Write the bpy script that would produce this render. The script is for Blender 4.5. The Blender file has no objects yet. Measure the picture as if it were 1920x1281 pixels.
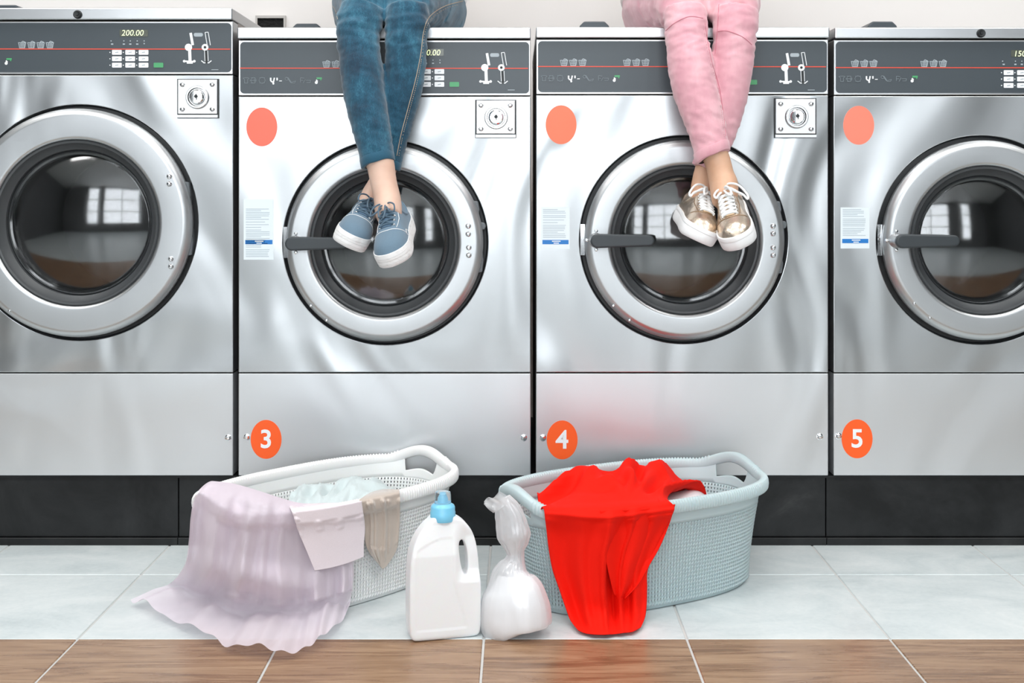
import bpy, bmesh, math, random
from mathutils import Vector, Matrix, noise
from mathutils.bvhtree import BVHTree
from bpy_extras import mesh_utils
S = bpy.context.scene
C = S.collection
PI = math.pi
random.seed(4)

# ------------------------------------------------------------------ camera
FPX, DIST, CAMZ = 2266.0, 2.73, 0.80      # focal length in pixels of 1920x1281, distance to the machine fronts, lens height
VX, VY = 970.0, 360.0                     # vanishing point of the floor joints
cam_d = bpy.data.cameras.new('camera'); cam = bpy.data.objects.new('camera', cam_d); C.objects.link(cam)
cam.location = (0, -DIST, CAMZ); cam.rotation_euler = (PI/2, 0, 0)
cam_d.sensor_width = 36; cam_d.lens = 36*FPX/1920
cam_d.shift_x = (960-VX)/1920; cam_d.shift_y = -(640.5-VY)/1920
cam_d.clip_start = 0.05
S.camera = cam

# ------------------------------------------------------------------ world and light
w = bpy.data.worlds.new('world'); S.world = w; w.use_nodes = True
w.node_tree.nodes['Background'].inputs[0].default_value = (.80, .90, 1.0, 1)
w.node_tree.nodes['Background'].inputs[1].default_value = 1.0
S.view_settings.view_transform = 'Standard'; S.view_settings.look = 'None'
S.view_settings.gamma = 1; S.view_settings.use_curve_mapping = False
S.view_settings.exposure = 0.36
def area(name, loc, rot, sx, sy, power, col):
    l = bpy.data.lights.new(name, 'AREA'); l.shape = 'RECTANGLE'; l.size = sx; l.size_y = sy
    l.energy = power; l.color = col
    o = bpy.data.objects.new(name, l); C.objects.link(o); o.location = loc; o.rotation_euler = rot
    return o
# daylight arriving through the shop windows behind the camera, and unseen ceiling panels added as fill light
WINS = [(-2.35, -1.65), (-1.30, 1.00), (1.85, 2.40)]        # x ranges of the three openings in the front wall
for a_, b_ in WINS:
    area('daylight_window', ((a_+b_)/2, -5.75, 1.73), (PI/2, 0, 0), b_-a_, 2.35, 4.6*PI*(b_-a_)*2.35, (.93, .97, 1.0))
FILL_PANELS = [(-2.0, -.6), (0, -.6), (2.0, -.6), (-2.0, -2.2), (0, -2.2), (2.0, -2.2)]
for i, (x, y) in enumerate(FILL_PANELS):
    area('ceiling_fill_light', (x, y, 2.955), (0, 0, 0), 1.1, .55, 16 if y > -1 else 20, (1.0, .985, .97))

# ------------------------------------------------------------------ helpers
def P(px, py, Y):
    k = (DIST+Y)/FPX
    return Vector(((px-VX)*k, Y, CAMZ-(py-VY)*k))
def X0(px): return (px-VX)*DIST/FPX
def Z0(py): return CAMZ-(py-VY)*DIST/FPX
CAM = Vector((0, -DIST, CAMZ))

def origin(o):
    v = Vector((0, 0, 0))
    while o is not None:
        v += o.location; o = o.parent
    return v
def obj(name, bm, mat, parent=None, smooth=True, loc=None, sharp=35):
    """links bm (world coordinates) as one mesh object, re-centred on its parent's origin"""
    me = bpy.data.meshes.new(name)
    base = origin(parent) if parent else Vector((0, 0, 0))
    if loc is not None: base = base+Vector(loc)-base if parent is None else Vector(loc)
    bmesh.ops.translate(bm, verts=bm.verts, vec=-base)
    bm.to_mesh(me); bm.free()
    o = bpy.data.objects.new(name, me); C.objects.link(o)
    o.parent = parent
    if parent is None and loc is not None: o.location = loc
    elif loc is not None: o.location = Vector(loc)-origin(parent)
    if mat: me.materials.append(mat)
    if smooth:
        for p in me.polygons: p.use_smooth = True
        try: me.set_sharp_from_angle(angle=math.radians(sharp))
        except Exception: pass
    return o
def thing(name, label, cat, loc=(0, 0, 0), group=None):
    o = bpy.data.objects.new(name, None); C.objects.link(o); o.location = loc
    o.empty_display_size = .05
    o['label'] = label; o['category'] = cat
    if group: o['group'] = group
    return o
def tag(o, label, cat, group=None):
    o['label'] = label; o['category'] = cat
    if group: o['group'] = group
    return o
def struct(o): o['kind'] = 'structure'; return o
def bevel(o, wd, seg=2, ang=40):
    m = o.modifiers.new('bevel', 'BEVEL'); m.width = wd; m.segments = seg; m.limit_method = 'ANGLE'; m.angle_limit = math.radians(ang)
    m.harden_normals = False
    return o
def bake(o):
    """replace the object's mesh by its evaluated one"""
    dg = bpy.context.evaluated_depsgraph_get(); dg.update()
    me = bpy.data.meshes.new_from_object(o.evaluated_get(dg))
    o.modifiers.clear(); o.data = me
    for p in me.polygons: p.use_smooth = True
    return o
def bvh_of(objs):
    vs, fs = [], []
    bpy.context.view_layer.update()
    for o in objs:
        n = len(vs); b = origin(o)
        vs += [v.co+b for v in o.data.vertices]
        fs += [[n+i for i in p.vertices] for p in o.data.polygons]
    return BVHTree.FromPolygons(vs, fs)
def look(bvh, px, py, off=.002):
    d = (P(px, py, 0)-CAM).normalized()
    h = bvh.ray_cast(CAM, d)
    return None if h[0] is None else h[0]-d*off

def box(bm, x0, x1, y0, y1, z0, z1):
    v = [bm.verts.new(p) for p in ((x0,y0,z0),(x1,y0,z0),(x1,y1,z0),(x0,y1,z0),(x0,y0,z1),(x1,y0,z1),(x1,y1,z1),(x0,y1,z1))]
    for f in ((0,3,2,1),(4,5,6,7),(0,1,5,4),(1,2,6,5),(2,3,7,6),(3,0,4,7)): bm.faces.new([v[i] for i in f])
    return bm
def bx(*a): return box(bmesh.new(), *a)
def catmull(pts, n):
    """smooth curve through pts (tuples of floats), n steps per span"""
    out = []; m = len(pts)
    for i in range(m-1):
        p0, p1, p2, p3 = pts[max(i-1, 0)], pts[i], pts[i+1], pts[min(i+2, m-1)]
        for s in range(n):
            t = s/n
            out.append(tuple(.5*(2*b+(c-a)*t+(2*a-5*b+4*c-d)*t*t+(-a+3*b-3*c+d)*t**3) for a, b, c, d in zip(p0, p1, p2, p3)))
    out.append(tuple(pts[-1])); return out
def lerp_tab(tab, x):
    if x <= tab[0][0]: return tab[0][1]
    for (a, va), (b, vb) in zip(tab, tab[1:]):
        if x <= b: return va+(vb-va)*(x-a)/(b-a)
    return tab[-1][1]
def loft(bm, pts, n=20, side=Vector((1, 0, 0)), steps=5, sup=2.0, cap=True, wob=None):
    """tube of elliptical sections; pts = (x,y,z,r_side,r_other)"""
    pp = catmull(pts, steps) if steps > 1 else pts
    rings = []
    for i, p in enumerate(pp):
        a = Vector(pp[max(i-1, 0)][:3]); b = Vector(pp[min(i+1, len(pp)-1)][:3])
        T = (b-a).normalized() if (b-a).length > 1e-9 else Vector((0, 0, 1))
        s = (side-T*side.dot(T)).normalized(); nn = T.cross(s)
        r = []
        for k in range(n):
            an = 2*PI*k/n; c, q = math.cos(an), math.sin(an)
            c = math.copysign(abs(c)**(2/sup), c); q = math.copysign(abs(q)**(2/sup), q)
            f = 1.0 if wob is None else wob(i/(len(pp)-1), an)
            r.append(bm.verts.new(Vector(p[:3])+s*(p[3]*c*f)+nn*(p[4]*q*f)))
        rings.append(r)
    for r0, r1 in zip(rings, rings[1:]):
        for k in range(n): bm.faces.new((r0[k], r0[(k+1) % n], r1[(k+1) % n], r1[k]))
    if cap:
        bm.faces.new(list(reversed(rings[0]))); bm.faces.new(rings[-1])
    return bm
def tube(bm, pts, r, n=6, closed=False):
    """round tube through 3-D points"""
    pts = [Vector(p) for p in pts]; m = len(pts); rings = []
    ref = None
    for i in range(m):
        if closed: a, b = pts[i-1], pts[(i+1) % m]
        else: a, b = pts[max(i-1, 0)], pts[min(i+1, m-1)]
        T = (b-a).normalized()
        if ref is None:
            ref = T.orthogonal().normalized()
        ref = (ref-T*ref.dot(T)).normalized(); nn = T.cross(ref)
        rr = r[i] if isinstance(r, (list, tuple)) else r
        rings.append([bm.verts.new(pts[i]+ref*(rr*math.cos(2*PI*k/n))+nn*(rr*math.sin(2*PI*k/n))) for k in range(n)])
    pairs = list(zip(rings, rings[1:]))
    for r0, r1 in pairs:
        for k in range(n): bm.faces.new((r0[k], r0[(k+1) % n], r1[(k+1) % n], r1[k]))
    if closed:
        r0, r1 = rings[-1], rings[0]
        best = min(range(n), key=lambda s: (r1[s].co-r0[0].co).length)
        for k in range(n): bm.faces.new((r0[k], r0[(k+1) % n], r1[(k+1+best) % n], r1[(k+best) % n]))
    else:
        bm.faces.new(list(reversed(rings[0]))); bm.faces.new(rings[-1])
    return bm
def lathe(bm, prof, c, axis='Y', n=64):
    """revolve (r, h) about an axis through c; h runs along the axis"""
    rings = []
    for r, h in prof:
        ring = []
        if r < 1e-6:
            ring = [bm.verts.new((c[0], c[1]+h, c[2]) if axis == 'Y' else (c[0], c[1], c[2]+h))]
        else:
            for k in range(n):
                a = 2*PI*k/n
                if axis == 'Y': ring.append(bm.verts.new((c[0]+r*math.cos(a), c[1]+h, c[2]+r*math.sin(a))))
                else: ring.append(bm.verts.new((c[0]+r*math.cos(a), c[1]+r*math.sin(a), c[2]+h)))
        rings.append(ring)
    for r0, r1 in zip(rings, rings[1:]):
        if len(r0) == 1 and len(r1) == 1: continue
        for k in range(n):
            if len(r0) == 1: bm.faces.new((r0[0], r1[(k+1) % n], r1[k]))
            elif len(r1) == 1: bm.faces.new((r0[k], r0[(k+1) % n], r1[0]))
            else: bm.faces.new((r0[k], r0[(k+1) % n], r1[(k+1) % n], r1[k]))
    bmesh.ops.recalc_face_normals(bm, faces=bm.faces)
    return bm
def slab(bm, poly, y0, y1):
    """extrude an (x,z) outline from y0 (front) to y1 (back)"""
    a = [bm.verts.new((x, y0, z)) for x, z in poly]; b = [bm.verts.new((x, y1, z)) for x, z in poly]
    bm.faces.new(a); bm.faces.new(list(reversed(b))); m = len(poly)
    for i in range(m): bm.faces.new((a[i], b[i], b[(i+1) % m], a[(i+1) % m]))
    bmesh.ops.recalc_face_normals(bm, faces=bm.faces)
    return bm
def rrect(x0, x1, z0, z1, r, n=6):
    out = []
    for cx, cz, a0 in ((x1-r, z1-r, 0), (x0+r, z1-r, 90), (x0+r, z0+r, 180), (x1-r, z0+r, 270)):
        for k in range(n+1):
            a = math.radians(a0+90*k/n); out.append((cx+r*math.cos(a), cz+r*math.sin(a)))
    return out
def disc(cx, cz, rx, rz=None, n=40):
    rz = rz or rx
    return [(cx+rx*math.cos(2*PI*k/n), cz+rz*math.sin(2*PI*k/n)) for k in range(n)]
def strip(a, b, wd):
    """outline of a bar from a to b, width wd, in (x,z)"""
    ax, az = a; bx_, bz = b; L = math.hypot(bx_-ax, bz-az) or 1e-9
    nx, nz = -(bz-az)/L*wd/2, (bx_-ax)/L*wd/2
    return [(ax+nx, az+nz), (bx_+nx, bz+nz), (bx_-nx, bz-nz), (ax-nx, az-nz)]
def text_bm(body, size, x, y, z, align='CENTER', off=0.0, shear=0.0, ext=.0003):
    cu = bpy.data.curves.new('lettering', 'FONT'); cu.body = body; cu.size = size; cu.align_x = align; cu.align_y = 'CENTER'
    cu.offset = off; cu.extrude = ext; cu.shear = shear; cu.resolution_u = 4
    o = bpy.data.objects.new('lettering', cu); C.objects.link(o)
    dg = bpy.context.evaluated_depsgraph_get(); dg.update()
    me = bpy.data.meshes.new_from_object(o.evaluated_get(dg))
    bm = bmesh.new(); bm.from_mesh(me); bpy.data.objects.remove(o); bpy.data.curves.remove(cu); bpy.data.meshes.remove(me)
    bm.transform(Matrix.Translation((x, y, z)) @ Matrix.Rotation(PI/2, 4, 'X'))
    return bm

# ------------------------------------------------------------------ materials
def srgb(r, g, b):
    return tuple(((c/255)/12.92 if c/255 <= .04045 else ((c/255+.055)/1.055)**2.4) for c in (r, g, b))+(1,)
class Mat:
    def __init__(s, name, col, rough=.5, metal=0, spec=.5, **kw):
        s.m = bpy.data.materials.new(name); s.m.use_nodes = True; s.nt = s.m.node_tree
        s.b = s.nt.nodes['Principled BSDF']; s.col = col
        s.b.inputs['Base Color'].default_value = col; s.b.inputs['Roughness'].default_value = rough
        s.b.inputs['Metallic'].default_value = metal; s.b.inputs['Specular IOR Level'].default_value = spec
        for k, v in kw.items(): s.b.inputs[k.replace('_', ' ')].default_value = v
    def n(s, t, **kw):
        nd = s.nt.nodes.new(t)
        for k, v in kw.items():
            if k.startswith('i_'): nd.inputs[k[2:].replace('_', ' ')].default_value = v
            else: setattr(nd, k, v)
        return nd
    def l(s, a, b): s.nt.links.new(a, b)
    def pos(s, scale=(1, 1, 1), rot=(0, 0, 0), obj=False):
        mp = s.n('ShaderNodeMapping'); mp.inputs['Scale'].default_value = scale; mp.inputs['Rotation'].default_value = rot
        if obj: s.l(s.n('ShaderNodeTexCoord').outputs['Object'], mp.inputs[0])
        else: s.l(s.n('ShaderNodeNewGeometry').outputs['Position'], mp.inputs[0])
        return mp.outputs[0]
    def noise(s, vec, scale=5, detail=3, rough=.5, dist=0):
        nd = s.n('ShaderNodeTexNoise'); nd.inputs['Scale'].default_value = scale; nd.inputs['Detail'].default_value = detail
        nd.inputs['Roughness'].default_value = rough; nd.inputs['Distortion'].default_value = dist
        s.l(vec, nd.inputs['Vector']); return nd.outputs['Fac']
    def ramp(s, fac, stops):
        r = s.n('ShaderNodeValToRGB'); e = r.color_ramp.elements
        while len(e) < len(stops): e.new(.5)
        for el, (p, c) in zip(e, stops): el.position = p; el.color = c
        s.l(fac, r.inputs[0]); return r.outputs[0]
    def color(s, out): s.l(out, s.b.inputs['Base Color']); return s
    def rough(s, fac, lo, hi):
        mr = s.n('ShaderNodeMapRange'); mr.inputs[3].default_value = lo; mr.inputs[4].default_value = hi
        s.l(fac, mr.inputs[0]); s.l(mr.outputs[0], s.b.inputs['Roughness']); return s
    def bump(s, fac, strength=.3, dist=.002):
        bp = s.n('ShaderNodeBump'); bp.inputs['Strength'].default_value = strength; bp.inputs['Distance'].default_value = dist
        s.l(fac, bp.inputs['Height'])
        if s.b.inputs['Normal'].links: s.l(s.b.inputs['Normal'].links[0].from_socket, bp.inputs['Normal'])
        s.l(bp.outputs[0], s.b.inputs['Normal']); return s
def g(v): return (v, v, v, 1)

def steel(name, col, rough, dent, brush=(2.5, 2.5, 520), seed=0):
    m = Mat(name, col, rough, 1)
    f = m.noise(m.pos(brush), 3, 2, .6)
    m.rough(f, rough-.05, rough+.07)
    m.bump(f, .05, .0003)
    big = m.noise(m.pos((1, 1, .55)), 2.6, 1.0, .4, 2.2)
    m.bump(big, 1.0, dent)
    m.b.inputs['Anisotropic'].default_value = .35
    return m.m
STEEL = steel('brushed_steel', (.52, .535, .545, 1), .33, .022)
STEEL_LOW = steel('brushed_steel_lower', (.72, .74, .755, 1), .43, .006)
STEEL_FLAT = steel('brushed_steel_trim', (.62, .63, .64, 1), .3, .001)
STEEL_RING = steel('spun_steel_ring', (.55, .565, .575, 1), .38, .002, (60, 1, 60))
STEEL_SIDE = steel('brown_steel_side', (.42, .38, .36, 1), .38, .002, (1, 60, 2))
CHROME = Mat('chrome', (.82, .83, .84, 1), .10, 1).m
BLACK = Mat('black_gap', (.008, .008, .009, 1), .5).m
m = Mat('charcoal_overlay', srgb(66, 74, 80), .38); OVERLAY = m.m
SATIN = Mat('satin_chrome', (.72, .73, .74, 1), .36, 1).m
RUBBER = Mat('black_rubber', (.022, .024, .026, 1), .42).m
RUBBER2 = Mat('grey_rubber', (.055, .06, .064, 1), .45).m
LEVER = Mat('charcoal_plastic', srgb(52, 58, 62), .45).m
m = Mat('plinth_black', (.012, .012, .013, 1), .32, 0, .25)
nf = m.noise(m.pos((1, 1, 1)), 5, 6, .65, .5)
m.color(m.ramp(nf, [(.40, (.009, .0095, .010, 1)), (.62, (.022, .023, .024, 1)), (.80, (.06, .06, .06, 1))])); m.rough(nf, .24, .5); PLINTH = m.m
ORANGE = Mat('orange_sticker', srgb(255, 96, 30), .35).m
CORAL = Mat('faded_coral_sticker', srgb(246, 108, 84), .35).m
WHITEP = Mat('white_print', srgb(240, 243, 245), .4).m
PALEP = Mat('pale_print', srgb(168, 178, 184), .5).m
DIMP = Mat('dim_print', srgb(112, 122, 128), .5).m
INK = Mat('dark_print', srgb(30, 34, 36), .5).m
REDLINE = Mat('red_line', srgb(222, 78, 58), .45).m
GREENP = Mat('green_button', srgb(76, 160, 106), .4).m
BLUEP = Mat('blue_band', srgb(20, 118, 196), .4).m
LABELM = Mat('label_paper', srgb(226, 236, 240), .35).m
m = Mat('display_glass', (.10, .11, .09, 1), .2); DISPLAY = m.m
m = Mat('lit_digits', (.8, .9, .5, 1), .5, Emission_Strength=1.0, Emission_Color=(.72, .85, .42, 1)); DIGITS = m.m
WALLM = Mat('white_wall_paint', srgb(238, 234, 231), .7); WALLM.bump(WALLM.noise(WALLM.pos(), 60, 3), .1, .001); WALLM = WALLM.m
GREIGE = Mat('greige_wall_paint', srgb(96, 98, 100), .75).m
CEILM = Mat('ceiling_paint', srgb(236, 236, 234), .8).m
DARKFRAME = Mat('dark_window_frame', (.03, .03, .032, 1), .4).m

# door glass: clear with faint smears
m = Mat('door_glass', (.92, .94, .95, 1), .03, Transmission_Weight=1.0, IOR=1.75)
nf = m.noise(m.pos((1, 1, 1)), 9, 8, .7, 1.0); m.rough(nf, .0, .14); GLASS = m.m
WINGLASS = Mat('window_glass', (1, 1, 1, 1), .0, Transmission_Weight=1.0, IOR=1.05).m
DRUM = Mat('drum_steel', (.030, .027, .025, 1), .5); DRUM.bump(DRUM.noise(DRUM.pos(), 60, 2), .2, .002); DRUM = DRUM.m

def tile_mat(name, stops, scale, dist, rlo, rhi):
    m = Mat(name, g(.7), .3); f = m.noise(m.pos((1, 1.5, 1)), scale, 7, .62, dist)
    f2 = m.noise(m.pos((1, 1, 1)), 90, 3, .6)
    mx = m.n('ShaderNodeMix', data_type='FLOAT'); mx.inputs[0].default_value = .22
    m.l(f, mx.inputs[2]); m.l(f2, mx.inputs[3])
    m.color(m.ramp(mx.outputs[0], stops)); m.rough(f, rlo, rhi); m.bump(f2, .12, .0006); return m.m
TILE = tile_mat('grey_stone_tile', [(.30, srgb(186, 196, 198)), (.48, srgb(206, 214, 215)), (.68, srgb(222, 227, 227))], 4.5, 1.2, .26, .40)
GROUT = Mat('grout', srgb(196, 196, 194), .8).m
m = Mat('wood_look_tile', g(.4), .3)
info = m.n('ShaderNodeObjectInfo'); mp = m.pos((.9, 9, 1)); add = m.n('ShaderNodeVectorMath', operation='ADD'); m.l(mp, add.inputs[0])
sc = m.n('ShaderNodeVectorMath', operation='SCALE'); m.l(info.outputs['Location'], sc.inputs[0]); sc.inputs['Scale'].default_value = 3.7; m.l(sc.outputs[0], add.inputs[1])
f = m.noise(add.outputs[0], 3.2, 5, .55, 2.2); f2 = m.noise(m.pos((6, 160, 1)), 2, 3, .6, .5)
mx = m.n('ShaderNodeMix', data_type='FLOAT'); mx.inputs[0].default_value = .35; m.l(f, mx.inputs[2]); m.l(f2, mx.inputs[3])
m.color(m.ramp(mx.outputs[0], [(.32, srgb(104, 76, 54)), (.45, srgb(136, 104, 78)), (.56, srgb(158, 126, 98)), (.72, srgb(176, 148, 120))]))
m.rough(f, .22, .34); m.bump(f2, .15, .0006); WOOD = m.m

# fabrics
def fabric(name, col, rough=.85, bscale=900, bstr=.25, sheen=.3, var=.12, **kw):
    m = Mat(name, col, rough, **kw)
    m.b.inputs['Sheen Weight'].default_value = sheen
    f = m.noise(m.pos(), bscale, 2, .6)
    lo = tuple(c*(1-var) for c in col[:3])+(1,); hi = tuple(min(1, c*(1+var)) for c in col[:3])+(1,)
    m.color(m.ramp(f, [(.3, lo), (.7, hi)])); m.bump(f, bstr, .0006); return m
m = fabric('blue_denim', srgb(26, 84, 118), .85, 700, .5)
f = m.noise(m.pos((1, 1, .3)), 60, 4, .6); f3 = m.noise(m.pos((600, 600, 180)), 1, 3, .7)
fa = m.noise(m.pos(), 9, 2)
mx = m.n('ShaderNodeMix', data_type='FLOAT'); mx.inputs[0].default_value = .5; m.l(f, mx.inputs[2]); m.l(f3, mx.inputs[3])
mx2 = m.n('ShaderNodeMix', data_type='FLOAT'); mx2.inputs[0].default_value = .4; m.l(mx.outputs[0], mx2.inputs[2]); m.l(fa, mx2.inputs[3])
m.color(m.ramp(mx2.outputs[0], [(.38, srgb(6, 46, 68)), (.5, srgb(18, 76, 100)), (.62, srgb(56, 116, 140))])); DENIM = m.m
m = fabric('pink_denim', srgb(226, 160, 172), .85, 800, .4, .4)
f = m.noise(m.pos((1, 1, .5)), 14, 5, .6)
m.color(m.ramp(f, [(.34, srgb(208, 150, 162)), (.5, srgb(218, 164, 174)), (.68, srgb(228, 186, 192))])); PINK = m.m
PINKSEAM = Mat('pink_seam', srgb(200, 128, 142), .8).m
TAN = Mat('tan_thread', srgb(176, 160, 140), .8).m
DKDENIM = fabric('hem_denim', srgb(24, 80, 104), .85, 700, .5).m
def skin(name, c, c2):
    m = Mat(name, c, .5, Subsurface_Weight=.12, Subsurface_Scale=.02)
    m.b.inputs['Subsurface Radius'].default_value = (1, .35, .2)
    f = m.noise(m.pos(), 18, 4); m.color(m.ramp(f, [(.35, c2), (.65, c)])); m.bump(m.noise(m.pos(), 500, 2), .1, .0004); return m.m
SKIN1 = skin('fair_skin', srgb(224, 192, 174), srgb(214, 178, 158)); SKIN2 = skin('tan_skin', srgb(214, 174, 146), srgb(200, 154, 124))
BLUECANVAS = fabric('dusty_blue_canvas', srgb(98, 122, 140), .85, 1400, .4, .2).m
BLUELACE = fabric('blue_lace', srgb(76, 100, 118), .85, 2000, .4, .2).m
m = Mat('gold_leather', srgb(214, 198, 180), .26, .85); m.bump(m.noise(m.pos(), 60, 5, .6, .6), .35, .004); GOLD = m.m
WHITERUB = Mat('white_rubber', srgb(238, 239, 240), .5); WHITERUB.color(WHITERUB.ramp(WHITERUB.noise(WHITERUB.pos((1, 1, 3)), 60, 5), [(.3, srgb(228, 227, 226)), (.5, srgb(242, 242, 242))])); WHITERUB = WHITERUB.m
CLEANRUB = Mat('clean_white_rubber', srgb(242, 243, 244), .45).m
WHITELACE = fabric('white_lace', srgb(240, 242, 243), .8, 2000, .4, .2, .04).m
EYELET = Mat('eyelet_metal', (.85, .85, .85, 1), .25, 1).m
SHIRT1 = fabric('white_shirt', srgb(238, 238, 240), .9).m; SHIRT2 = fabric('pale_shirt', srgb(226, 214, 214), .9).m
HAIR1 = Mat('brown_hair', srgb(70, 44, 30), .5).m; HAIR2 = Mat('blond_hair', srgb(150, 112, 72), .5).m
def plastic(name, col, r): return Mat(name, col, r, Subsurface_Weight=.08, Subsurface_Scale=.01).m
BASKW = plastic('white_basket_plastic', srgb(240, 240, 239), .45)
BASKG = plastic('pale_blue_basket_plastic', srgb(190, 207, 210), .45)
BOTTLEM = Mat('white_bottle_plastic', srgb(243, 245, 247), .35, Subsurface_Weight=.15, Subsurface_Scale=.02).m
CAPBLUE = Mat('sky_blue_cap', srgb(128, 204, 236), .3, Subsurface_Weight=.2, Subsurface_Scale=.01).m
CLEARCAP = Mat('clear_cap', (.93, .96, .98, 1), .18, Transmission_Weight=.9, IOR=1.2).m
RED = fabric('red_chiffon', srgb(238, 24, 4), .8, 1500, .3, .0, .06, Specular_IOR_Level=.2).m
BEIGE = fabric('beige_satin', srgb(196, 182, 170), .42, 1500, .15, .5, .04).m
MINT = fabric('pale_mint_cotton', srgb(198, 210, 211), .85, 1200, .2, .3, .04).m
WHITECLOTH = fabric('white_cotton', srgb(240, 240, 243), .85, 1200, .2, .3, .03).m
m = Mat('powder', srgb(246, 247, 249), .9); m.bump(m.noise(m.pos(), 300, 3), .3, .001); POWDER = m.m
def sheer(name, col, alpha, trans, rough=.8, gloss=0):
    m = bpy.data.materials.new(name); m.use_nodes = True; nt = m.node_tree; nt.nodes.clear()
    o = nt.nodes.new('ShaderNodeOutputMaterial'); d = nt.nodes.new('ShaderNodeBsdfDiffuse'); t = nt.nodes.new('ShaderNodeBsdfTranslucent')
    tp = nt.nodes.new('ShaderNodeBsdfTransparent'); a = nt.nodes.new('ShaderNodeMixShader'); b = nt.nodes.new('ShaderNodeMixShader')
    d.inputs[0].default_value = col; t.inputs[0].default_value = col
    a.inputs[0].default_value = trans; nt.links.new(d.outputs[0], a.inputs[1]); nt.links.new(t.outputs[0], a.inputs[2])
    last = a.outputs[0]
    if gloss:
        gl = nt.nodes.new('ShaderNodeBsdfGlossy'); gl.inputs['Roughness'].default_value = .18; c = nt.nodes.new('ShaderNodeMixShader')
        c.inputs[0].default_value = gloss; nt.links.new(last, c.inputs[1]); nt.links.new(gl.outputs[0], c.inputs[2]); last = c.outputs[0]
    # the threads hide more where the cloth is seen edge on
    lw = nt.nodes.new('ShaderNodeLayerWeight'); lw.inputs[0].default_value = .35
    mr = nt.nodes.new('ShaderNodeMapRange'); mr.inputs[3].default_value = alpha; mr.inputs[4].default_value = 1.0
    nt.links.new(lw.outputs['Facing'], mr.inputs[0]); nt.links.new(mr.outputs[0], b.inputs[0])
    nt.links.new(tp.outputs[0], b.inputs[1]); nt.links.new(last, b.inputs[2]); nt.links.new(b.outputs[0], o.inputs[0])
    return m
TULLE = sheer('lavender_tulle', srgb(238, 228, 237), .60, .28)
SMOCK = fabric('pale_pink_smocking', srgb(232, 221, 226), .85, 900, .3, .3, .04).m
BAGM = sheer('clear_plastic_film', srgb(250, 251, 253), .45, .5, gloss=.14)
# ------------------------------------------------------------------ room
TS = .3634; TX0 = -.06; TY0 = -.205
XL, XR, YF, YB, ZC = -4.2, 4.2, -5.6, .97, 3.0
floor = bx(XL, XR, YF, YB, -.06, -.0022); floor = struct(obj('floor', floor, GROUT, None, False))
fl_in = []
far = bmesh.new(); farw = bmesh.new()
tile_mesh = {}
for j in range(-15, 4):
    ya = TY0+j*TS; yb = ya+TS
    wood = -3 <= j < -1
    for i in range(-12, 12):
        xa = TX0+i*TS; xb = xa+TS; gp = .0022
        x0, x1, y0, y1 = xa+gp, xb-gp, max(ya+(.0004 if j == -1 else gp), YF), min(yb-(.0004 if j == -2 else gp), .02)
        if y1 <= y0: continue
        if -5 <= j <= 0 and -5 <= i <= 5:
            o = obj('wood_look_tile' if wood else 'tile', bx(x0, x1, y0, y1, -.01, 0), WOOD if wood else TILE, floor, False, loc=((xa+xb)/2, ya, 0))
            bevel(o, .0012, 1)
        else: box(farw if wood else far, x0, x1, y0, y1, -.01, 0)
o = obj('distant_tiles', far, TILE, floor, False); o['kind'] = 'stuff'
o = obj('distant_wood_tiles', farw, WOOD, floor, False); o['kind'] = 'stuff'

struct(obj('wall_back', bx(XL, XR, YB, YB+.1, 0, ZC), WALLM, None, False))
struct(obj('wall_left', bx(XL-.1, XL, YF, YB, 0, ZC), GREIGE, None, False))
b = bx(XR, XR+.1, YF, YB, 0, ZC)
struct(obj('wall_right', b, GREIGE, None, False))
b = bmesh.new(); WZ0, WZ1 = .55, 2.9; xx = XL
for a_, b_ in WINS:
    box(b, xx, a_, YF-.1, YF, 0, ZC); box(b, a_, b_, YF-.1, YF, 0, WZ0); box(b, a_, b_, YF-.1, YF, WZ1, ZC); xx = b_
box(b, xx, XR, YF-.1, YF, 0, ZC)
struct(obj('wall_front', b, GREIGE, None, False))
struct(obj('ceiling', bx(XL, XR, YF, YB, ZC, ZC+.1), CEILM, None, False))
def window(name, along, a0, a1, z0, z1, fixed, nv, nh, gv, gh):
    root = thing(name, '', ''); del root['label']; del root['category']; struct(root)
    fr = bmesh.new()
    def bar(p0, p1, q0, q1, t=.02):
        if along == 'X': box(fr, p0, p1, fixed-t, fixed+t, q0, q1)
        else: box(fr, fixed-t, fixed+t, p0, p1, q0, q1)
    for i in range(nv+1):
        c = a0+(a1-a0)*i/nv; bar(c-.025, c+.025, z0, z1)
    for i in range(nh+1):
        c = z0+(z1-z0)*i/nh; bar(a0, a1, c-.022, c+.022)
    obj('window_frame', fr, DARKFRAME, root, False)
    fr = bmesh.new()
    for i in range(gv):
        c = a0+(a1-a0)*(i+.5)/gv; bar(c-.004, c+.004, z0, z1, .004)
    for i in range(gh):
        c = z0+(z1-z0)*(i+.5)/gh; bar(a0, a1, c-.004, c+.004, .004)
    obj('security_grille', fr, DARKFRAME, root, False)
    return root
for k, (a_, b_) in enumerate(WINS): window('window_%d' % (k+1), 'X', a_, b_, WZ0, WZ1, YF-.05, 2 if k == 1 else 1, 3, int((b_-a_)*9), 18)
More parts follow.
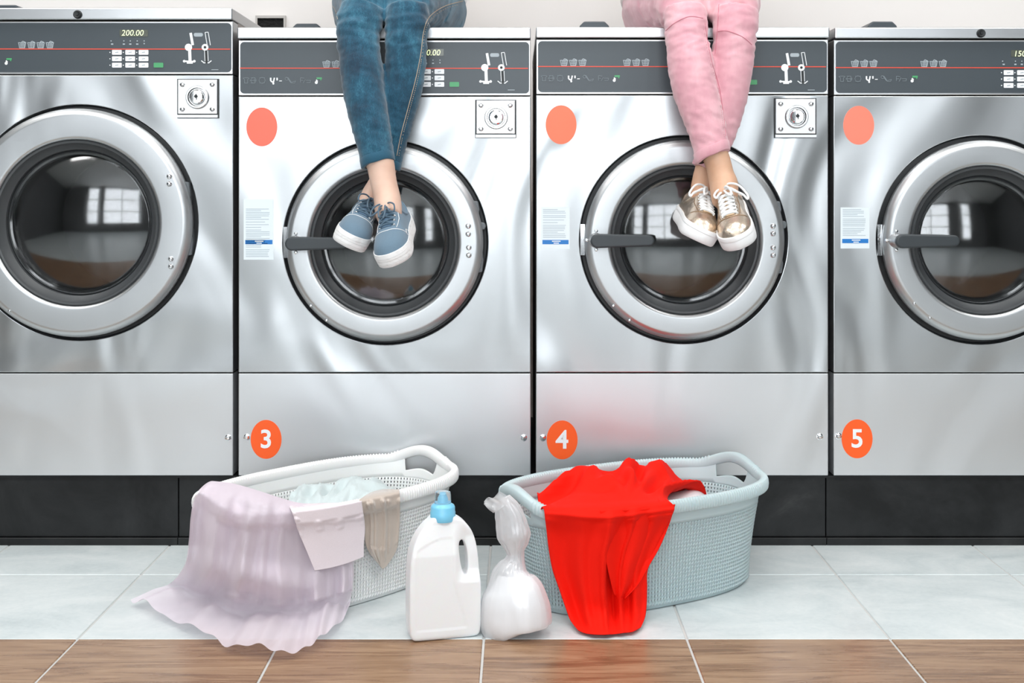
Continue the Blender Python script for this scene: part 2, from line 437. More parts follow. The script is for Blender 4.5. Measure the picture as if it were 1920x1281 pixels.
for k, (x, y) in enumerate(FILL_PANELS):  # bodies of the added fill lights, out of view overhead
    t = thing('ceiling_fill_panel', 'flat white ceiling panel added as fill light, '+('back row above the machines, ' if k < 3 else 'front row above the floor, ')+('left', 'middle', 'right')[k % 3], 'lamp', (x, y, 2.96), 'added ceiling fill panels')
    b = bmesh.new()
    for q in ((x-.6, x-.56, y-.32, y+.32), (x+.56, x+.6, y-.32, y+.32), (x-.56, x+.56, y-.32, y-.285), (x-.56, x+.56, y+.285, y+.32)): box(b, *q, 2.95, 3.0)
    obj('fill_panel_frame', b, WHITEP, t, False)
    obj('housing', bx(x-.56, x+.56, y-.285, y+.285, 2.985, 3.0), WHITEP, t, False)

# plinth under the machines
b = bmesh.new(); pl = thing('trim_1', '', ''); del pl['label']; del pl['category']; struct(pl)
ztop = Z0(893)
segs = [(X0(-140), X0(332)), (X0(332), X0(998)), (X0(998), X0(1551)), (X0(1551), X0(2112))]
for a, c in segs:
    o = obj('plinth_panel', bx(a+.0012, c-.0012, .012, .03, .018, ztop-.006), PLINTH, pl, False); bevel(o, .0008, 1)
    o = obj('toe_strip', bx(a+.0006, c-.0006, .004, .03, .0, .0165), PLINTH, pl, False); bevel(o, .0008, 1)
obj('plinth_core', bx(X0(-140), X0(2112), .03, .72, 0, ztop-.001), BLACK, pl, False)
o = obj('plinth_lip', bx(X0(-140), X0(2112), .008, .03, ztop-.006, ztop-.001), PLINTH, pl, False)

# dark opening in the back wall
t = thing('wall_opening', 'small black recessed opening in the white wall above the gap between the first two machines', 'opening', P(508, 60, YB))
a = P(484, 30, YB); c = P(533, 90, YB)
b = bmesh.new(); box(b, a.x, c.x, YB-.012, YB, a.z-.008, a.z); box(b, c.x, c.x+.006, YB-.012, YB, c.z, a.z); box(b, a.x-.006, a.x, YB-.012, YB, c.z, a.z); box(b, a.x, c.x, YB-.012, YB, c.z, c.z+.006)
obj('rim', b, Mat('opening_rim', srgb(190, 186, 182), .6).m, t, False)
m = Mat('black_foam', (.012, .012, .012, 1), .95); m.bump(m.noise(m.pos(), 120, 3), 1, .01)
obj('black_foam', bx(a.x, c.x, YB-.004, YB, c.z+.006, a.z-.008), m.m, t, False)

# ------------------------------------------------------------------ washing machines
MZ0 = Z0(892)
def holed_panel(x0, x1, z0, z1, cx, cz, r, y0, y1, n=96):
    bm = bmesh.new(); angs = [2*PI*k/n for k in range(n)]
    for (qx, qz) in ((x0, z0), (x1, z0), (x1, z1), (x0, z1)):
        a = math.atan2(qz-cz, qx-cx) % (2*PI); k = min(range(len(angs)), key=lambda i: abs(angs[i]-a)); angs[k] = a
    outer, inner = [], []
    for a in angs:
        c, s = math.cos(a), math.sin(a); t = 1e9
        if c > 1e-9: t = min(t, (x1-cx)/c)
        if c < -1e-9: t = min(t, (x0-cx)/c)
        if s > 1e-9: t = min(t, (z1-cz)/s)
        if s < -1e-9: t = min(t, (z0-cz)/s)
        outer.append((cx+c*t, cz+s*t)); inner.append((cx+c*r, cz+s*r))
    R = []
    for loop, y in ((outer, y1), (outer, y0), (inner, y0), (inner, y1)):
        R.append([bm.verts.new((x, y, z)) for x, z in loop])
    for A, B in zip(R, R[1:]+R[:1]):
        for k in range(n): bm.faces.new((A[k], A[(k+1) % n], B[(k+1) % n], B[k]))
    bmesh.ops.recalc_face_normals(bm, faces=bm.faces); return bm
def dome(cx, cy, cz, r, sag, th, n=64, m=10):
    """lens-shaped shell bulging towards -Y"""
    R = (r*r+sag*sag)/(2*sag); prof = []
    for k in range(m+1):
        a = math.asin(r/R)*(k/m); prof.append((R*math.sin(a), -(R*math.cos(a)-(R-sag))))
    back = [(q, h+th) for q, h in reversed(prof)]
    return lathe(bmesh.new(), prof+back, (cx, cy, cz), n=n)

def polys(bm, items, y0, y1):
    for i, p in enumerate(items): slab(bm, p, y0-i*.00002, y1)
    return bm
def machine(name_label, xl, xr, ztop_px, dcx, dcz, rhole, rring, rtrim, o_):
    """xl,xr.. are pixel columns on the front plane; o_ = options"""
    x0, x1 = X0(xl), X0(xr); ztop = Z0(ztop_px)
    t = thing('washing_machine', name_label, 'washing machine', ((x0+x1)/2, 0, MZ0), 'row of stainless steel washing machines')
    zl = Z0(o_['lid']); zc = Z0(o_['cp']); zs = Z0(699.5)
    # cabinet
    b = bmesh.new(); ax, cx_, zt = x0+.002, x1-.002, ztop-.004
    q = [b.verts.new(p) for p in ((ax, .052, MZ0), (ax, .69, MZ0), (cx_, .69, MZ0), (cx_, .052, MZ0), (ax, .052, zt), (ax, .69, zt), (cx_, .69, zt), (cx_, .052, zt))]
    for f in ((0, 1, 5, 4), (1, 2, 6, 5), (2, 3, 7, 6), (4, 5, 6, 7), (0, 3, 2, 1)): b.faces.new([q[i] for i in f])
    o = obj('cabinet', b, STEEL_SIDE, t, False); so = o.modifiers.new('sheet', 'SOLIDIFY'); so.thickness = .0015
    b = bmesh.new(); 
    for u in (x0+.001, x1-.004): obj('side_flange', bx(u, u+.003, .003, .052, MZ0, ztop-.01), BLACK, t, False)
    # lid
    o = obj('lid', bx(x0, x1, -.012, .70, zl+.0026, ztop), STEEL_FLAT, t, False); bevel(o, .0025, 3)
    # control panel
    cp = obj('control_panel', bx(x0+.0005, x1-.0005, -.001, .05, zc+.0022, zl), STEEL_FLAT, t, False); bevel(cp, .0012, 2)
    fx0, fx1, fz0, fz1 = x0+.0045, x1-.0035, zc+.0065, zl-.004
    obj('dark_overlay', slab(bmesh.new(), rrect(fx0, fx1, fz0, fz1, .009), -.0022, -.001), OVERLAY, cp, False)['label'] = 'charcoal printed control overlay'
    def pz(dx, y): return (X0(xl+dx), Z0(y))      # dx in pixels from the machine's left edge
    sy = o_['stripe']; F0, F1 = -.0030, -.0022
    a = pz(3, sy); c = pz(xr-xl-5, sy+.5)
    obj('red_line', slab(bmesh.new(), strip(a, c, .0022), F0, F1), REDLINE, cp, False)
    # basket pictograms
    for set_x in o_['baskets']:
        nb = o_.get('nb', 3)
        for k in range(nb):
            bxp = set_x+k*17.3; L = []
            T = lambda u, v: pz(bxp+u, sy-v)
            L.append([T(0, 12), T(1.2, 11), T(3.2, 1.5), T(2.2, 1.2)]); L.append([T(12.8, 1.5), T(14.6, 11), T(13.4, 11.2), T(11.6, 1.4)])
            L.append([T(2.5, 2.6), T(12.6, 2.6), T(12.6, 1.2), T(2.5, 1.2)]); L.append([T(0, 12.2), T(15, 12.2), T(15, 10.8), T(0, 10.8)])
            for u in (4.6, 7.4, 10.2): L.append([T(u, 11), T(u+1.1, 11), T(u+1, 2), T(u+.1, 2)])
            for v in (8, 5): L.append([T(1.2, v+.9), T(13.9, v+.9), T(13.6, v), T(1.4, v)])
            L.append(strip(T(8.5, 14.5), T(13.6, 12.4), .0018)); L.append(strip(T(6.5, 12.6), T(8.5, 14.5), .0015))
            obj('basket_pictogram', polys(bmesh.new(), L, F0, F1), PALEP, cp, False)
    # row of small wash symbols under the line
    if o_.get('symbols'):
        ry = o_['symbols']; q = lambda u, v: pz(u, ry-v)
        def ring(u, v, r, wd=.0011):
            return [strip((q(u, v)[0]+math.cos(a)*r, q(u, v)[1]+math.sin(a)*r), (q(u, v)[0]+math.cos(a+PI/4)*r, q(u, v)[1]+math.sin(a+PI/4)*r), wd) for a in [PI/4*k for k in range(8)]]
        sets = [
            ([strip(q(9, 4), q(12, 5), .0012), strip(q(12, 5), q(18, 5), .0012), strip(q(18, 5), q(21, 4), .0012), strip(q(21, 4), q(18, 2), .0012), strip(q(18, 2), q(18, -5), .0012), strip(q(18, -5), q(12, -5), .0012), strip(q(12, -5), q(12, 2), .0012), strip(q(12, 2), q(9, 4), .0012)], DIMP),
            (ring(29, 0, .0062)+[strip(q(22, 0), q(33, 0), .0014), strip(q(30, 3), q(33, 0), .0012), strip(q(30, -3), q(33, 0), .0012), strip(q(24, 5), q(32, 5), .0011), strip(q(24, -5), q(32, -5), .0011)], DIMP),
            (ring(45, 0, .0070)+[strip(q(40, 5), q(50, 5), .0011), strip(q(40, -5), q(50, -5), .0011)], DIMP),
            ([strip(q(61, 5), q(61, -1), .0032), strip(q(61, -1), q(66, -4), .003), strip(q(66, -4), q(68, 5), .003), strip(q(73, 5), q(73, 0), .003), strip(q(77, -1), q(82, -1), .0016), disc(*q(66, -6), .0022, n=10)], WHITEP),
            ([strip(q(89, 6), q(95, 4), .0012), strip(q(93, 5), q(99, -4), .003), strip(q(99, -4), q(108, -1), .0012), strip(q(108, -1), q(106, -5), .0012), strip(q(106, -5), q(99, -5), .0012)]+ring(91, 3, .0036), DIMP),
            ([strip(q(117, 5), q(117, -4), .0012), strip(q(117, 5), q(124, 4), .0012), strip(q(117, 0), q(122, 0), .0012), strip(q(126, 2), q(122, -5), .0012), strip(q(127, 0), q(136, 0), .0012), strip(q(136, 0), q(135, -4), .0012), strip(q(135, -4), q(128, -4), .0012)], DIMP),
            ([strip(q(146, 1), q(149, -2), .003), disc(*q(146.5, -4), .0034, n=12)], WHITEP),
            ([strip(q(147, 4), q(157, 4), .0042), strip(q(155, 4), q(155, 0), .0025)], GREENP)]
        for items, mt in sets: obj('wash_symbol', polys(bmesh.new(), items, F0, F1), mt, cp, False)
    elif o_.get('one_symbol'):
        u, v = o_['one_symbol']; q = lambda a_, b_: pz(u+a_, v-b_)
        obj('wash_symbol', polys(bmesh.new(), [strip(q(0, 1), q(3, -2), .003), disc(*q(.5, -4), .0034, n=12)], F0, F1), WHITEP, cp, False)
        obj('wash_symbol', polys(bmesh.new(), [strip(q(1, 4), q(11, 4), .0042), strip(q(9, 4), q(9, 0), .0025)], F0, F1), GREENP, cp, False)
    # display and keypad
    dx, dy = o_['pad']                      # left column of buttons, top row
    q = lambda u, v: pz(dx+u, dy+v)
    a = q(14, -38); c = q(67, -25)
    ds = obj('display', slab(bmesh.new(), rrect(a[0], c[0], c[1], a[1], .0015, 2), F0, F1), DISPLAY, cp, False)
    if o_.get('digits'):
        tb = text_bm(o_['digits'], .0185, q(*o_['dpos'])[0], F0, q(*o_['dpos'])[1], 'LEFT', -.0002, .16, .0002)
        obj('display_digits', tb, DIGITS, cp, False)
    L = [disc(*q(u, -17), .0014, n=8) for u in (-2, 22, 34, 47, 60)]+[strip(q(u-2, -11), q(u+2, -11), .003) for u in (0, 22, 34, 47)]+[disc(*q(60, -12), .0016, n=8)]
    for it in L: obj('indicator_mark', polys(bmesh.new(), [it], F0, F1), PALEP, cp, False)
    for r in range(3):
        for k in range(3):
            a = q(k*25, r*12); c = q(k*25+18, r*12+9)
            o = obj('keypad_button', slab(bmesh.new(), rrect(a[0], c[0], c[1], a[1], .0016, 3), -.0038, -.0022), WHITEP, cp, False)
            b = bmesh.new(); slab(b, strip(q(k*25+6, r*12+5), q(k*25+12, r*12+4), .0018), -.0042, -.0038)
            obj('button_mark', b, PALEP, cp, False)
            obj('button_light', slab(bmesh.new(), disc(*q(k*25-4, r*12+4.5), .0013, n=8), F0, F1), WHITEP, cp, False)
    a = q(78, 24); c = q(96, 33)
    obj('start_button', slab(bmesh.new(), rrect(a[0], c[0], c[1], a[1], .0016, 3), -.0038, -.0022), GREENP, cp, False)
    # the two coin-slot pictograms
    ix, iy = o_['coin']; q = lambda u, v: pz(ix+u, iy+v)
    L = [strip(q(13, 1), q(17, 24), .0058), disc(*q(9, 28), .0082, n=20), strip(q(11, 28), q(12, 54), .0068), disc(*q(1, 54), .003, n=10), strip(q(0, 54), q(21, 55), .0036), disc(*q(20, 54), .003, n=10), strip(q(6, 57), q(17, 57), .004)]
    obj('coin_pictogram', polys(bmesh.new(), L, F0, F1), WHITEP, cp, False)
    L = [strip(q(40, 0), q(44, 24), .0014), strip(q(46, 0), q(50, 24), .0014), strip(q(40, 0), q(46, -.5), .0014), disc(*q(40, 28), .0076, n=20), strip(q(39, 34), q(40, 54), .0013), strip(q(45, 34), q(46, 54), .0013), strip(q(33, 53), q(38, 57), .002), strip(q(47, 57), q(52, 53), .002), strip(q(37, 57), q(48, 57), .0022)]
    obj('coin_pictogram', polys(bmesh.new(), L, F0, F1), WHITEP, cp, False)
    obj('slot_mark', polys(bmesh.new(), [strip(q(42, 34), q(43, 58), .0046), disc(*q(40, 28), .003, n=12)], -.0034, -.0026), INK, cp, False)
    a = q(19, 1); c = q(36, 8); obj('coin_value_badge', slab(bmesh.new(), rrect(a[0], c[0], c[1], a[1], .0035, 4), F0, F1), PALEP, cp, False)
    a = q(52, 70); obj('fine_print', slab(bmesh.new(), strip(a, q(65, 70), .0014), F0, F1), PALEP, cp, False)

    # front panels
    cx, cz = X0(dcx), Z0(dcz); rh = rhole/830
    fp = obj('front_panel', holed_panel(x0, x1, zs+.0012, zc, cx, cz, rh, 0, .05), STEEL, t, False); bevel(fp, .0018, 2, 60)
    b = bx(x0, x1, 0, .05, MZ0, zs-.0012); lp = obj('lower_panel', b, STEEL_LOW, t, False); bevel(lp, .0018, 2, 60)
    # tub seen through the ring gap and the glass
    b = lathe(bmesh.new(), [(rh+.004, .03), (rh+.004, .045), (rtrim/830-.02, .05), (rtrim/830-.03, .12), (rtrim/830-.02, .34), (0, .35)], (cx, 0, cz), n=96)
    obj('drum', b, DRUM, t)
    b = lathe(bmesh.new(), [(rh+.002, .0505), (rh+.002, .02), (rh-.004, .016), (rh-.045, .02), (rh-.05, .05)], (cx, 0, cz), n=96)
    obj('tub_seal', b, RUBBER, t)
    # door
    dr = obj('door', lathe(bmesh.new(), [(rring-.006, .02), (rring-.001, .0), (rring, -.012), (rring-.002, -.021), (rring-.008, -.028), (rring-.014, -.0302), (rring-.0155, -.0306), (rring-.018, -.0307), (rtrim/830+.010, -.0310), (rtrim/830+.008, -.0308), (rtrim/830+.006, -.0302), (rtrim/830+.002, -.027), (rtrim/830, -.021), (rtrim/830, .02)], (cx, 0, cz), n=128), STEEL_RING, t)
    dr['label'] = 'round steel porthole door ring'
    rt = rtrim/830
    obj('gasket', lathe(bmesh.new(), [(rt+.001, .03), (rt+.001, -.022), (rt-.002, -.026), (rt-.006, -.025), (rt-.010, -.016), (rt-.020, -.006), (rt-.021, .004), (rt-.024, .0), (rt-.027, .008), (rt-.030, .03)], (cx, 0, cz), n=96), RUBBER2, dr)
    gl = obj('door_glass', dome(cx, .012, cz, rt-.026, (rt-.026)**2/.84, .008), GLASS, dr)
    obj('glass_rim', lathe(bmesh.new(), [(rt-.034, .012), (rt-.031, .004), (rt-.026, .003), (rt-.024, .012)], (cx, 0, cz), n=96), GLASS, dr)
    if o_.get('lever'):
        Yl = -.072; lx = cx-(rring-.021)+.004; lz = cz
        b = bmesh.new(); L = .136; hh = .0155; pts = []
        for k in range(13): a = PI/2+PI*k/12; pts.append((lx+hh*math.cos(a), lz+hh*math.sin(a)))
        for k in range(13): a = -PI/2+PI*k/12; pts.append((lx+L-.024+.0125*math.cos(a), lz+.001+.0125*math.sin(a)))
        o = obj('door_lever', slab(b, pts, Yl-.008, Yl+.008), LEVER, dr, False); bevel(o, .004, 3); 
        b = lathe(bmesh.new(), [(0, -.072), (.0135, -.071), (.0135, -.040), (.017, -.034), (.017, -.028)], (lx, 0, lz), n=24)
        obj('lever_pivot', b, STEEL_FLAT, dr)
        for (u, v) in ((0, .021), (0, -.021), (-.021, 0)):
            obj('screw', lathe(bmesh.new(), [(0, -.0345), (.003, -.0335), (.0042, -.031), (.0042, -.029)], (lx+u+(.0), 0, lz+v), n=12), CHROME, dr)
        # hinge side of the opening
        b = bx(cx-rh+.002, cx-rh+.012, -.004, .03, cz-.035, cz+.035); obj('latch_plate', b, CHROME, dr, False)
    for (u, v) in o_['dscrews']:
        obj('screw', lathe(bmesh.new(), [(0, -.0335), (.0022, -.033), (.0034, -.031), (.0034, -.029)], (X0(u), 0, Z0(v)), n=12), CHROME, dr)
    for (u, v) in o_['rivets']:
        obj('hinge_rivet', lathe(bmesh.new(), [(0, -.0375), (.003, -.037), (.0055, -.0345), (.0064, -.031), (.0064, -.029)], (X0(u), 0, Z0(v)), n=16), CHROME, dr)
    for (v0, v1) in o_['hinges']:
        zz0, zz1 = Z0(v1), Z0(v0); zm = (zz0+zz1)/2
        xx = cx+math.sqrt(max((rh-.001)**2-max(abs(zz0-cz), abs(zz1-cz))**2, .001))
        pts = [(xx-.026, zz0-.004), (xx-.002, zz0), (xx+.004 if abs(zm-cz) < .03 else xx+.001, zm), (xx-.002, zz1), (xx-.026, zz1+.004)]
        o = obj('hinge', slab(bmesh.new(), pts, -.008, .03), Mat('hinge_grey', srgb(92, 97, 101), .4).m if not bpy.data.materials.get('hinge_grey') else bpy.data.materials['hinge_grey'], t, False); bevel(o, .0015, 1)
    # lock plate
    a0, b0, a1, b1 = o_['lock']; lx0, lx1, lz0, lz1 = X0(a0), X0(a1), Z0(b1), Z0(b0)
    lk = obj('coin_box_lock', bx(lx0, lx1, -.009, .0, lz0+.008, lz1), SATIN, t, False); bevel(lk, .0015, 2); lk['label'] = 'square chrome lock plate'
    b = bx(lx0-.001, lx1+.001, -.011, .0, lz0, lz0+.006); o = obj('plate_ledge', b, SATIN, lk, False)
    o = obj('plate_back', bx(lx0-.0025, lx1+.0025, -.003, .0, lz0-.001, lz1+.002), INK, lk, False)
    for u in (lx0+.011, lx1-.011):
        for v in (lz0+.019, lz1-.011):
            obj('rivet', lathe(bmesh.new(), [(0, -.0145), (.003, -.014), (.0055, -.011), (.006, -.0085)], (u, 0, v), n=14), CHROME, lk)
    lcx, lcz = (lx0+lx1)/2+.001, (lz0+lz1)/2+.003
    obj('lock_collar', lathe(bmesh.new(), [(.0265, -.008), (.0265, -.013), (.0245, -.017), (.021, -.017), (.0195, -.012), (.0175, -.012)], (lcx, 0, lcz), n=36), Mat('worn_chrome', (.5, .5, .5, 1), .22, 1).m, lk)
    obj('lock_cylinder', lathe(bmesh.new(), [(0, -.024), (.0135, -.0235), (.016, -.0215), (.017, -.012)], (lcx, 0, lcz), n=36), CHROME, lk)
    b = bmesh.new(); slab(b, disc(lcx, lcz+.001, .0042, n=14), -.0245, -.0235); slab(b, strip((lcx, lcz+.007), (lcx+.001, lcz-.007), .0022), -.0250, -.0235)
    obj('keyhole', b, INK, lk, False)
    # stickers (parts of the machine they are glued to)
    if o_.get('dot'):
        u, v = o_['dot']; obj('blank_sticker', slab(bmesh.new(), disc(X0(u), Z0(v), 29/830, 36.5/830), -.0007, 0), o_['dotm'], t, False)['label'] = 'blank coral round sticker'
    if o_.get('num'):
        u, v, s = o_['num']; st = obj('number_sticker', slab(bmesh.new(), disc(X0(u), Z0(v), 29/830, 36.5/830), -.0007, 0), ORANGE, t, False)
        st['label'] = 'orange round sticker with a white '+s
        tb = text_bm(s, .058, X0(u), -.0009, Z0(v+1), 'CENTER', .0011)
        obj('numeral', tb, WHITEP, st, False)
    if o_.get('label'):
        u0, v0, u1, v1 = o_['label']; lb = obj('instruction_label', bx(X0(u0), X0(u1), -.0005, 0, Z0(v1), Z0(v0)), LABELM, t, False)
        b = bmesh.new(); v = o_['ltext'][0]; random.seed(int(u0))
        while v < o_['ltext'][1]:
            ln = random.choice((.93, .9, .86, .93, .6, .75)); slab(b, strip((X0(u0+4), Z0(v)), (X0(u0+4+(u1-u0-8)*ln), Z0(v)), .0013), -.0008, -.0005); v += random.choice((3.2, 3.2, 3.2, 5))
        o = obj('text_lines', b, Mat('faint_print', srgb(176, 190, 200), .5).m if not bpy.data.materials.get('faint_print') else bpy.data.materials['faint_print'], lb, False); o['kind'] = 'stuff'
        vb = o_['band']; obj('blue_band', bx(X0(u0+3), X0(u1-2), -.0008, -.0005, Z0(vb+8), Z0(vb)), BLUEP, lb, False)
        b = bmesh.new(); slab(b, strip((X0(u0+21), Z0(vb+2.4)), (X0(u0+37), Z0(vb+2.4)), .002), -.001, -.0008); slab(b, strip((X0(u0+24), Z0(vb+6)), (X0(u0+34), Z0(vb+6)), .002), -.001, -.0008)
        obj('band_lettering', b, WHITEP, lb, False)
    for (u, v) in o_['bolts']:
        b = lathe(bmesh.new(), [(0, -.0075), (.0035, -.007), (.0055, -.004), (.0058, -.0015), (.0075, -.0012), (.0075, 0)], (X0(u), 0, Z0(v)), n=16)
        obj('bolt', b, CHROME, lp)
    if o_.get('knob'):
        u, v = o_['knob']; b = lathe(bmesh.new(), [(0, -.021), (.003, -.021), (.0035, -.019), (.0075, -.020), (.0095, -.017), (.0098, -.012)], (X0(u), 0, Z0(v)), n=20)
        obj('lid_screw', b, INK, t)
    if o_.get('hopper'):
        u0, u1, v0, yy = o_['hopper']; a = P(u0, v0, yy); c = P(u1, v0, yy); zt = a.z; h = zt-ztop
        k = .35*(c.x-a.x)*.5
        b = bmesh.new(); poly = [(a.x-.012, ztop), (a.x-.002, zt-.010), (a.x+.008, zt), (c.x-.008, zt), (c.x+.002, zt-.010), (c.x+.012, ztop)]
        o = obj('soap_hopper', slab(b, poly, yy, yy+.10), Mat('hopper_black', srgb(58, 66, 72), .4).m if not bpy.data.materials.get('hopper_black') else bpy.data.materials['hopper_black'], t, False); bevel(o, .003, 2)
    return t

dpx = lambda p: p
machine('taller steel washing machine without a number at the left end, display reading 200.00', -141, 437, 16, 150, 417.5, 221.5, 216/830*.989, 155*.992,
        dict(lid=40, cp=141, stripe=92, baskets=[35+141], nb=4, one_symbol=(14+141-2, 115), pad=(211+141, 94), digits='200.00', dpos=(17, -31.5), coin=(345+141, 61),
             lever=False, dscrews=[(28, 581)], rivets=[(325, 331), (325, 345), (328, 484), (328, 498)], hinges=[(342, 392), (430, 478)],
             lock=(335, 150, 409, 221), dot=None, num=None, label=None, bolts=[(428, 821)], knob=(150, 29), hopper=(-45, 36, 9, .12)))
machine('steel washing machine numbered 3, behind the white laundry basket and the legs in blue jeans', 447, 995, 52.5, 722.5, 454.5, 192.5, 186/830*.989, 137,
        dict(lid=75.5, cp=181, stripe=128, baskets=[158], symbols=151, pad=(318, 130), digits='0.00', dpos=(34, -30.5), coin=(453, 99),
             lever=True, dscrews=[(587, 571), (616, 598)], rivets=[(879, 423), (879, 438), (880, 463), (880, 477)], hinges=[(378, 408), (418, 430), (468, 510)],
             lock=(893, 189, 966, 258), dot=(491, 238), dotm=CORAL, num=(499, 824, '3'), label=(457, 373.5, 513, 487), ltext=(392, 484), band=450,
             bolts=[(463, 820), (982, 821)], hopper=(549, 600, 44, .16)))
machine('steel washing machine numbered 4, behind the pale blue basket and the legs in pink trousers', 1005, 1553, 52, 1282, 449.5, 195.5, 188.5/830*.989, 138,
        dict(lid=74, cp=178.5, stripe=125, baskets=[45, 163], symbols=147, pad=(318, 126), digits=None, dpos=(34, -32), coin=(457, 99),
             lever=True, dscrews=[(1148, 571), (1178, 598)], rivets=[(1444, 423), (1444, 437), (1444, 463), (1444, 477)], hinges=[(378, 408), (415, 428), (478, 512)],
             lock=(1453, 186, 1528, 258), dot=(1052, 234), dotm=Mat('coral_sticker_bright', srgb(252, 112, 72), .35).m, num=(1054, 825, '4'), label=(1014, 388, 1068, 467), ltext=(393, 445), band=450,
             bolts=[(1018, 821), (1537, 819)], hopper=(1089, 1140, 40, .16)))
machine('steel washing machine numbered 5 at the right end, cut off by the picture edge', 1563, 2111, 52.5, 1839, 450, 196, 189/830*.989, 138,
        dict(lid=75, cp=180, stripe=127, baskets=[32, 162], symbols=148, pad=(318, 132), digits='150.00', dpos=(18, -30.5), coin=(457, 103),
             lever=True, dscrews=[(1706, 567), (1735, 594)], rivets=[(2000, 423), (2000, 437), (2000, 463), (2000, 477)], hinges=[(378, 408), (478, 512)],
             lock=(2010, 186, 2085, 258), dot=(1610, 235), dotm=Mat('coral_sticker_pale', srgb(255, 132, 108), .35).m, num=(1607, 823, '5'), label=(1576, 389, 1630, 466), ltext=(393, 443), band=448,
             bolts=[(1572, 818)], knob=(1835, 64), hopper=(1630, 1680, 40, .16)))
# ------------------------------------------------------------------ laundry baskets
BA, BB, BH, BS, BN = .277, .158, .2105, .885, 2.6
def se(t):
    c, s = math.cos(t), math.sin(t)
    return math.copysign(abs(c)**(2/BN), c)*BA, math.copysign(abs(s)**(2/BN), s)*BB
_fine = [se(2*PI*k/2880) for k in range(2881)]
_acc = [0]
for p, q in zip(_fine, _fine[1:]): _acc.append(_acc[-1]+math.hypot(q[0]-p[0], q[1]-p[1]))
PERI = _acc[-1]
import bisect
def rimpt(s):
    """point and outward normal at arc length s (0 = middle of the right end)"""
    s %= PERI; i = min(max(bisect.bisect(_acc, s)-1, 0), 2879); f = (s-_acc[i])/max(_acc[i+1]-_acc[i], 1e-9)
    p, q = _fine[i], _fine[i+1]; x, y = p[0]+(q[0]-p[0])*f, p[1]+(q[1]-p[1])*f
    gx = math.copysign(abs(x/BA)**(BN-1)/BA, x); gy = math.copysign(abs(y/BB)**(BN-1)/BB, y); L = math.hypot(gx, gy) or 1
    return x, y, gx/L, gy/L
def bscale(z): return BS+(1-BS)*max(0, min(1, z/BH))**1.7
def basket_surface(pos, th):
    ct, st = math.cos(th), math.sin(th)
    def f(s, z, off=0.0):
        x, y, nx, ny = rimpt(s); k = bscale(z); x = x*k+nx*off; y = y*k+ny*off
        return Vector((pos[0]+x*ct-y*st, pos[1]+x*st+y*ct, z))
    return f
def hdist(s):
    s %= PERI; q = (s-.032) % PERI; return min(q, PERI-q, abs(s-PERI/2))
def bump_h(d): return 0 if d > .088 else .025*math.cos(PI/2*d/.088)**1.4
